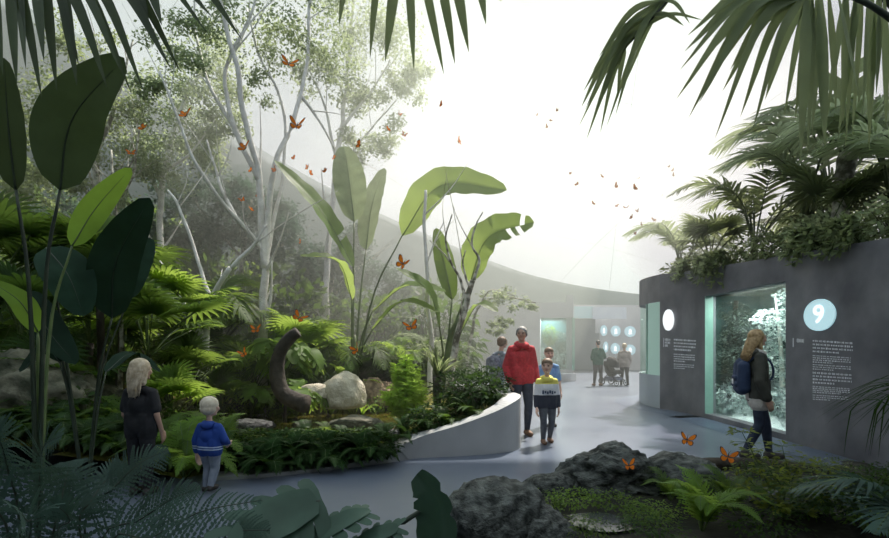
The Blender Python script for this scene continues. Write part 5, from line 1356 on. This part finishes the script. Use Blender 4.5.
    for nm, kind, mt, g, kw in wear:
        if kind == 'top': pr = limbs(g, True, False, True, **kw)
        elif kind == 'pants':
            pr = limbs(g, False, True, False, **kw) + [(pel, (.080 * H * W + g, .058 * H * W + g, .07 * H), (0, 0, 0)), (J['hipL'] + V((0, 0, .06 * H)), J['hipR'] + V((0, 0, .06 * H)), .044 * H + g, .044 * H + g)]
        elif kind == 'shoes':
            for n in 'LR':
                ob = link('shoe', union([(q[0], q[1], q[2] + g, q[3] + g) for q in foot(n)], voxel, 'shoe'), mt, t_)
            continue
        elif kind == 'collar': pr = [(neck + V((.045 * H * math.cos(a), .04 * H * math.sin(a) - .006 * H, -.002 * H - .012 * H * math.sin(-a))), neck + V((.045 * H * math.cos(a + .55), .04 * H * math.sin(a + .55) - .006 * H, -.002 * H - .012 * H * math.sin(-a - .55))), .027 * H, .027 * H) for a in [k * .524 for k in range(12)]]
        elif kind == 'hood': pr = [(neck + V((0, .05 * H, -.015 * H)), (.075 * H, .04 * H, .045 * H), (.4, 0, 0)), (neck + V((-.05 * H, .02 * H, .0)), neck + V((.05 * H, .02 * H, 0)), .028 * H, .028 * H)]
        elif kind == 'hem': pr = [(pel + V((0, 0, -.02 * H)), (.092 * H * W + g, .07 * H * W + g, .07 * H), (0, 0, 0))] + [(J['hip' + n], J['hip' + n].lerp(J['kn' + n], kw.get('drop', .35)), .062 * H * W + g, .06 * H * W + g) for n in 'LR']
        link(nm, union(pr, voxel, nm), mt, t_)
    hm, hk = hair
    if hk == 'short': hp_ = [(hp(0, .05, .19), (.385 * hh, .43 * hh, .37 * hh), (pitch, 0, yaw)), (hp(0, .24, -.06), (.31 * hh, .24 * hh, .24 * hh), (pitch, 0, yaw))]
    elif hk == 'round': hp_ = [(hp(0, .08, .15), (.43 * hh, .46 * hh, .40 * hh), (pitch, 0, yaw)), (hp(0, .16, -.08), (.40 * hh, .36 * hh, .32 * hh), (pitch, 0, yaw))]
    elif hk == 'bob': hp_ = [(hp(0, .10, .16), (.42 * hh, .45 * hh, .40 * hh), (pitch, 0, yaw)), (hp(0, .20, -.06), (.40 * hh, .32 * hh, .30 * hh), (pitch, 0, yaw))] + [(hp(s * .3, -.12, .22), hp(s * .37, .02, -.08), .10 * hh, .08 * hh) for s in (-1, 1)]
    else: hp_ = [(hp(0, .09, .16), (.42 * hh, .46 * hh, .40 * hh), (pitch, 0, yaw)), (hp(0, .30, -.12), hp(0, .34 + flow, -.75), .32 * hh, .26 * hh), (hp(0, .34 + flow, -.75), hp(.02, .36 + flow * 1.7, -1.15), .27 * hh, .14 * hh)] + [(hp(s * .28, .02, .1), hp(s * .32, .14, -.6), .14 * hh, .12 * hh) for s in (-1, 1)]
    ho = link('hair', union(hp_, voxel * .9, 'hair'), hm, t_)
    if hk == 'long':
        rr = random.Random(3); mb = MB()
        for q in range(90):
            a = rr.uniform(-1.6, 1.6) if q < 60 else rr.uniform(-2.2, 2.2)
            e = rr.uniform(-.85, -1.3)
            p0 = hp(.30 * math.sin(a), .12 + .22 * math.cos(a), .42); p1 = hp(.42 * math.sin(a), .12 + .44 * math.cos(a), .02); p2 = hp(.40 * math.sin(a) * .9, .26 + flow * .8 + .36 * max(0, math.cos(a)), -.5); p3 = hp(.26 * math.sin(a) + rr.uniform(-.08, .08), .36 + flow * 1.9 + .2 * max(0, math.cos(a)), e)
            mb.tube(spline([p0, p1, p2, p3], 10), [.022 * hh, .03 * hh, .034 * hh, .036 * hh, .036 * hh, .034 * hh, .03 * hh, .026 * hh, .018 * hh, .006 * hh], 5)
        obj('lock', mb, hm, ho)
    if face:
        for s in (-1, 1):
            mb = MB(); mb.ball(hp(s * .15, -.375, .04), .048 * hh, 8, 6); obj('eye', mb, 'eye_dark', t_)
            mb = MB(); mb.tube([hp(s * .07, -.42, .13), hp(s * .15, -.415, .15), hp(s * .24, -.36, .12)], .02 * hh, 5); obj('eyebrow', mb, hm, t_)
        mb = MB(); mb.tube([hp(-.11, -.375, -.24), hp(0, -.41, -.245), hp(.11, -.375, -.24)], [.012 * hh, .03 * hh, .012 * hh], 6); obj('mouth', mb, 'lip', t_)
    return t_, J, dict(pel=pel, chest=chest, neck=neck, hp=hp, H=H)
def strap(t_, pts, r, mt, name='strap'):
    mb = MB(); mb.tube(spline(pts, 10), r, 6); return obj(name, mb, mt, t_)
def at(px, d): return V(((px - CX) * d / FPX, d, 0))
up_arm = ((.03, .02, -.155), (-.02, -.09, -.10))
# woman in red with the older child hand
person('woman in a red cowl neck sweater and jeans looking aside', at(521.5, 8.3), .25, 1.80, .225, 'skin', [('jeans', 'pants', 'denim_dark', .010, dict(ankle=.95)), ('sweater', 'top', 'knit_red', .021, dict(sleeve=.97, hem=.02)), ('cowl_collar', 'collar', 'knit_red', 0, {}), ('shoes', 'shoes', 'shoe_brown', .008, {})],
       ('hair_grey', 'bob'), arms={'L': ((.04, .01, -.16), (.002, -.05, -.135)), 'R': ((.045, .025, -.155), (-.012, -.06, -.13))}, legs={'L': ((0, -.035, 0), (0, .0, 0)), 'R': ((0, .0, 0), (0, .05, .0))}, wide=1.02, yaw=-.55)
person('boy in a yellow white and navy jacket walking in front', at(547, 7.65), .08, 1.29, .225, 'skin_pale', [('jeans', 'pants', 'denim_slate', .008, dict(ankle=.96)), ('jacket', 'top', 'jacket_bands', .020, dict(sleeve=.98, hem=.12)), ('hood', 'hood', 'jacket_bands', 0, {}), ('collar', 'collar', 'jacket_bands', 0, {}), ('shoes', 'shoes', 'shoe_brown', .008, {})],
       ('hair_brown', 'short'), arms={'L': ((.03, .01, -.155), (.005, -.03, -.13)), 'R': ((.03, .01, -.155), (.005, -.03, -.13))}, legs={'L': ((0, -.01, 0), (0, .08, .0)), 'R': ((0, -.05, 0), (0, -.03, 0))}, wide=.98, yaw=-.45)
_b = [o for o in bpy.data.objects if o.get('label', '').startswith('boy in a yellow')][0]
mb = MB()
for q in range(6):
    mb.box((-.10 + .036 * q, -.112, .76 + .01 * (q % 2)), (-.10 + .036 * q + .022, -.094, .815 - .008 * (q % 3)))
obj('chest_print', mb, 'bag_navy', _b, smooth=False)
person('older boy in a blue and white shirt behind the jacket boy', at(549, 9.25), .05, 1.45, .225, 'skin_pale', [('trousers', 'pants', 'denim_slate', .008, dict(ankle=.96)), ('shirt', 'top', 'shirt_blue', .014, dict(sleeve=.45, hem=.1)), ('shoes', 'shoes', 'shoe_dark', .008, {})],
       ('hair_brown', 'short'), wide=1.0)
t_, J, K = person('person with brown hair leaning over the planter behind red woman', at(496.5, 9.9), 2.2, 1.66, .225, 'skin', [('trousers', 'pants', 'denim_dark', .01, dict(ankle=.96)), ('jacket', 'top', 'denim_grey', .016, dict(sleeve=.98, hem=.1)), ('shoes', 'shoes', 'shoe_dark', .008, {})],
       ('hair_brown', 'bob'), arms={'L': up_arm, 'R': up_arm}, lean=.22)
def backpack(label, owner, K, mt, size, back=.13, drop=.0):
    """bag on the back with front pocket, top loop and two shoulder straps"""
    H = K['H']; M = owner.matrix_basis if False else (Matrix.Translation(owner.location) @ Euler(owner.rotation_euler).to_matrix().to_4x4())
    b_ = thing('backpack', label, 'backpack', M @ (K['chest'] + V((0, back * H / 1.7, -.06 * H - drop))), owner.rotation_euler.z)
    sx, sy, sz = size
    link('pack', union([((-sx * .3, 0, -sz * .3), (-sx * .28, 0, sz * .3), sy * .5, sy * .45), ((sx * .3, 0, -sz * .3), (sx * .28, 0, sz * .3), sy * .5, sy * .45), ((0, 0, -sz * .32), (0, 0, sz * .36), sy * .56, sy * .5), ((-sx * .3, 0, -sz * .3), (sx * .3, 0, -sz * .3), sy * .5, sy * .5)], .012, 'pack'), mt, b_)
    link('pocket', union([((-sx * .2, sy * .42, -sz * .22), (sx * .2, sy * .42, -sz * .22), sy * .24, sy * .24), ((-sx * .18, sy * .42, -sz * .02), (sx * .18, sy * .42, -sz * .02), sy * .22, sy * .22)], .012, 'pocket'), mt, b_)
    mb = MB(); mb.box((-sx * .12, sy * .64, -sz * .2), (sx * .06, sy * .665, -sz * .06)); obj('patch', mb, 'white_trim', b_, smooth=False)
    mb = MB(); mb.tube(spline([(-.03, -.02, sz * .48), (0, -.02, sz * .6), (.03, -.02, sz * .48)], 8), .008, 5); obj('loop', mb, mt, b_)
    for s in (-1, 1):
        mb = MB(); mb.tube(spline([(s * sx * .28, -sy * .3, sz * .4), (s * sx * .36, -sy * .9, sz * .62), (s * sx * .42, -sy * 1.75, sz * .42), (s * sx * .48, -sy * 1.8, sz * .0), (s * sx * .46, -sy * .8, -sz * .25), (s * sx * .36, -sy * .2, -sz * .34)], 22), .014, 6)
        obj('strap', mb, mt, b_)
    return b_
backpack('blue grey plaid backpack on the person leaning over the planter', t_, K, 'bag_plaid', (.34, .18, .46), .15)
person('man in a dark green sweater seen from behind', at(598, 18.4), PI + .1, 1.67, .215, 'skin', [('trousers', 'pants', 'trouser_brown', .010, dict(ankle=.97)), ('sweater', 'top', 'sweater_green', .020, dict(sleeve=.97, hem=.06)), ('shoes', 'shoes', 'shoe_brown', .01, {})],
       ('hair_dark', 'short'), arms={'L': ((.055, .02, -.15), (-.045, -.10, -.06)), 'R': ((.055, .02, -.15), (-.045, -.10, -.06))}, legs={'L': ((.01, 0, 0), (.03, 0, 0)), 'R': ((.01, 0, 0), (.02, 0, 0))}, voxel=.013, face=False)
person('person in a beige jacket standing at the stroller', at(624.5, 18.8), PI - .5, 1.56, .215, 'skin', [('trousers', 'pants', 'trouser_brown', .010, dict(ankle=.97)), ('jacket', 'top', 'coat_beige', .022, dict(sleeve=.97, hem=.12)), ('shoes', 'shoes', 'shoe_dark', .01, {})],
       ('hair_blonde', 'bob'), arms={'L': up_arm, 'R': up_arm}, legs={'L': ((.0, -.02, 0), (.02, .02, 0)), 'R': ((.0, 0, 0), (.02, .0, 0))}, wide=1.12, voxel=.013, face=False)
t_, J, K = person('woman in a dark olive parka walking past the tall window', at(757, 6.55), 1.32, 1.70, .225, 'skin', [('leggings', 'pants', 'denim_dark', .006, dict(ankle=.96)), ('shirt_hem', 'hem', 'knit_cream', .018, dict(drop=.30)), ('parka', 'top', 'parka', .030, dict(sleeve=.97, hem=.12)), ('hood', 'hood', 'parka', 0, {}), ('scarf', 'collar', 'knit_cream', 0, {}), ('boots', 'shoes', 'shoe_dark', .010, {})],
       ('hair_gold', 'long'), arms={'L': ((.04, .01, -.165), (.0, -.05, -.135)), 'R': ((.04, .02, -.165), (.0, -.05, -.135))}, legs={'L': ((.0, -.075, .01), (.0, -.10, 0)), 'R': ((.0, .0, 0), (.0, .10, .015))}, wide=1.0, pitch=-.12, flow=.28, yaw=.35)
backpack('navy backpack on the woman in the olive parka', t_, K, 'bag_navy', (.30, .17, .46), .17, .0)
person('blonde woman in a black tee seen from behind among ferns', at(141, 5.0), PI - .15, 1.36, .215, 'skin', [('trousers', 'pants', 'tee_black', .010, dict(ankle=.96)), ('tee', 'top', 'tee_black', .018, dict(sleeve=.34, hem=.14)), ('shoes', 'shoes', 'shoe_dark', .008, {})],
       ('hair_blonde', 'long'), arms={'L': ((.035, .0, -.16), (-.03, -.07, -.12)), 'R': ((.035, .0, -.16), (-.01, -.06, -.12))}, wide=1.0, yaw=-.2, face=False)
person('toddler boy in a blue hoodie walking away from us', at(210, 5.12), PI - .25, .97, .205, 'skin_pale', [('trousers', 'pants', 'denim_grey', .012, dict(ankle=.97)), ('hoodie', 'top', 'hoodie_bands', .020, dict(sleeve=.97, hem=.05)), ('hood', 'hood', 'hoodie_blue', 0, {}), ('shoes', 'shoes', 'shoe_dark', .008, {})],
       ('hair_toddler', 'round'), arms={'L': ((.05, .02, -.14), (.01, -.03, -.12)), 'R': ((.06, -.02, -.13), (-.04, -.09, -.05))}, legs={'L': ((0, -.04, .0), (0, .0, 0)), 'R': ((0, -.01, 0), (0, .06, .03))}, wide=1.1, face=False, voxel=.007)
# stroller
p = at(614.5, 18.55); st = thing('stroller', 'black stroller with a hood standing between the two far visitors', 'stroller', p, .6)
link('seat', union([((-.16, .12, .42), (.16, .12, .42), .09, .09), ((-.16, -.14, .50), (.16, -.14, .50), .08, .08), ((-.15, .2, .5), (-.15, .3, .85), .08, .06), ((.15, .2, .5), (.15, .3, .85), .08, .06), ((0, .1, .45), (0, .28, .8), .13, .1)], .016, 'seat'), 'fabric_black', st)
mb = MB()
for q in range(9):
    a = .1 + q * .2
    pass
rows = []
for q in range(9):
    a = -.1 + q * .24
    rows.append([mb.vert((.25 * math.cos(PI * k / 10), .16 - .36 * math.sin(a) * math.sin(PI * k / 10) + .02, .72 + .34 * math.cos(a) * math.sin(PI * k / 10) + .02)) for k in range(11)])
for a, b_ in zip(rows, rows[1:]):
    for k in range(10): mb.face(a[k], a[k + 1], b_[k + 1], b_[k])
o = obj('hood', mb, 'fabric_black', st); so_ = o.modifiers.new('t', 'SOLIDIFY'); so_.thickness = .012
mb = MB()
for s in (-1, 1):
    mb.tube([(s * .24, .42, .98), (s * .24, .2, .6), (s * .24, -.28, .16)], .014, 7); mb.tube([(s * .24, .36, .16), (s * .24, .05, .5)], .014, 7); mb.tube([(s * .24, .36, .16), (s * .24, -.28, .16)], .010, 7)
mb.tube([(-.24, .36, .16), (.24, .36, .16)], .012, 7); mb.tube([(-.24, -.28, .16), (.24, -.28, .16)], .012, 7); obj('frame', mb, 'metal_black', st)
mb = MB(); mb.tube([(-.24, .42, .98), (-.2, .46, 1.0), (.2, .46, 1.0), (.24, .42, .98)], .018, 8); obj('handlebar', mb, 'fabric_black', st)
mb = MB(); mb.box((-.2, -.2, .2), (.2, .3, .21)); mb.box((-.2, -.2, .2), (-.19, .3, .32)); mb.box((.19, -.2, .2), (.2, .3, .32)); mb.box((-.2, .29, .2), (.2, .3, .32)); mb.box((-.2, -.2, .2), (.2, -.19, .3)); obj('basket', mb, 'bag_plaid', st, smooth=False)
for x in (-.27, .27):
    for y, r in ((.36, .15), (-.28, .11)):
        mb = MB(); N = 20
        mb.tube([(x, y + r * .86 * math.cos(2 * PI * k / N), r + r * .86 * math.sin(2 * PI * k / N)) for k in range(N + 1)], r * .14, 7); w_ = obj('wheel', mb, 'fabric_black', st)
        mb = MB(); mb.tube([(x - .02, y, r), (x + .02, y, r)], r * .22, 10)
        for k in range(6): mb.tube([(x, y, r), (x, y + r * .8 * math.cos(k * PI / 3), r + r * .8 * math.sin(k * PI / 3))], .006, 5)
        obj('hub', mb, 'metal_black', w_)
# ------------------------------------------------------------------ butterflies
def wing_mesh(s):
    mb = MB()
    fore = [(0, .02), (.18, .28), (.42, .46), (.56, .46), (.58, .36), (.50, .16), (.36, .02), (.12, -.02)]
    hind = [(0, 0), (.14, -.03), (.36, -.02), (.44, -.14), (.40, -.30), (.26, -.38), (.12, -.30), (.02, -.12)]
    for poly_ in (fore, hind):
        cx = sum(p[0] for p in poly_) / len(poly_); cy = sum(p[1] for p in poly_) / len(poly_)
        inn = [mb.vert((s * (cx + (x - cx) * .80 + (-.02)), cy + (y - cy) * .80, .012)) for x, y in poly_]
        out_ = [mb.vert((s * x, y, .0 + .03 * x)) for x, y in poly_]
        mb.mi = 0; mb.face(*inn); mb.mi = 1
        for k in range(8): mb.face(inn[k], out_[k], out_[(k + 1) % 8], inn[(k + 1) % 8])
    mb.mi = 0
    return mb.mesh('wing')
WL, WR = wing_mesh(1), wing_mesh(-1)
mb = MB(); mb.tube([(0, .26, 0), (0, .16, 0), (0, .04, 0), (0, -.1, 0), (0, -.3, 0)], [.015, .03, .035, .03, .01], 7); mb.tube([(0, .25, .01), (.08, .42, .05)], .006, 4); mb.tube([(0, .25, .01), (-.08, .42, .05)], .006, 4)
BB = mb.mesh('body')
def butterfly(p, size, rot, flap, label, group=None, mats=('wing_orange', 'wing_dark')):
    t_ = thing('butterfly', label, 'butterfly', p, 0, group); t_.rotation_euler = rot; t_.scale = (size,) * 3
    link('body', BB, 'wing_dark', t_)
    link('wing', WL, list(mats), t_, None, (0, -flap, 0)); link('wing', WR, list(mats), t_, None, (0, flap, 0))
rr = random.Random(12)
hero = [(289, 64, 15, 'orange butterfly highest up in front of the tree crowns'), (186, 116, 13, 'orange butterfly beside the leaning white branch at upper left'), (297, 126, 15, 'orange butterfly right of the white tree fork'), (245, 149, 13, 'orange butterfly in front of the white trunk below the fork'), (143, 129, 9, 'faint orange butterfly near the tip of the big dark leaf'), (131, 153, 8, 'smaller faint orange butterfly above the light green leaf'),
        (299, 318, 13, 'orange butterfly above the hooked trunk tip'), (403, 264, 13, 'orange butterfly below the big arching banana leaf'), (411, 327, 13, 'orange butterfly above the feathery bright shrub'), (357, 350, 12, 'orange butterfly above the cream rock'), (256, 330, 10, 'orange butterfly in front of the white tree foot'), (244, 354, 10, 'orange butterfly hovering over the left pond bank'),
        (687, 440, 13, 'orange butterfly flying above the floor near the wall'), (728, 457, 15, 'orange butterfly with raised wings at the bed edge'), (672, 487, 10, 'orange butterfly on the dark planted rock'), (763, 467, 11, 'yellow orange butterfly at the walking woman feet'), (629, 466, 13, 'orange butterfly resting on the craggy rock top')]
for i, (px, py, s_, lb) in enumerate(hero):
    d = FPX * .15 / s_ * (.95 if py < 400 else 1)
    if py > 435 and i != 16: d = {687: 5.9, 728: 5.6, 672: 4.78, 763: 5.75}[px]
    if i == 16: d = 4.62
    if px in (299, 357, 256, 244, 411): d = min(d, 6.9)
    butterfly(P(px, py, d), s_ * d / FPX * 1.12, (rr.uniform(.75, 1.3), rr.uniform(-.6, .6), rr.uniform(-.7, .7)), rr.uniform(.3, .75), lb)
small = [(276, 170), (310, 174), (251, 171), (294, 159), (308, 168), (325, 172), (335, 158), (260, 197), (242, 200), (251, 210), (301, 242), (360, 146), (399, 114), (388, 130), (404, 135), (442, 105), (458, 142)]
small.sort()
for i, (px, py) in enumerate(small):
    d = 9.5 + rr.uniform(-1, 2.5); sz = (8 if px in (276, 260, 458, 360) else 5.5) * d / FPX
    butterfly(P(px, py, d), sz * 1.15, (rr.uniform(.5, 1.3), rr.uniform(-.6, .6), rr.uniform(-1.5, 1.5)), rr.uniform(.3, 1.1), ORD[i] + ' small butterfly from the left among the white tree branches and misty leaves', 'small butterflies among the tree branches')
swarm = [(537, 116), (546, 128), (550, 121), (556, 111), (571, 174), (577, 185), (602, 177), (615, 187), (593, 204), (615, 206), (626, 208), (638, 212), (632, 218), (641, 225), (634, 234), (634, 189), (638, 179), (668, 167), (671, 171), (663, 174), (662, 196), (654, 221), (674, 176)]
swarm.sort()
for i, (px, py) in enumerate(swarm):
    d = 12 + rr.uniform(-2, 2.5)
    butterfly(P(px, py, d), rr.uniform(5, 8) * d / FPX, (rr.uniform(.2, 1.2), rr.uniform(-.6, .6), rr.uniform(-1.5, 1.5)), rr.uniform(.3, 1.1), ORD[i] + ' tiny butterfly from the left in the swarm against the white roof', 'butterfly swarm against the white roof', ('wing_dull', 'wing_dark'))
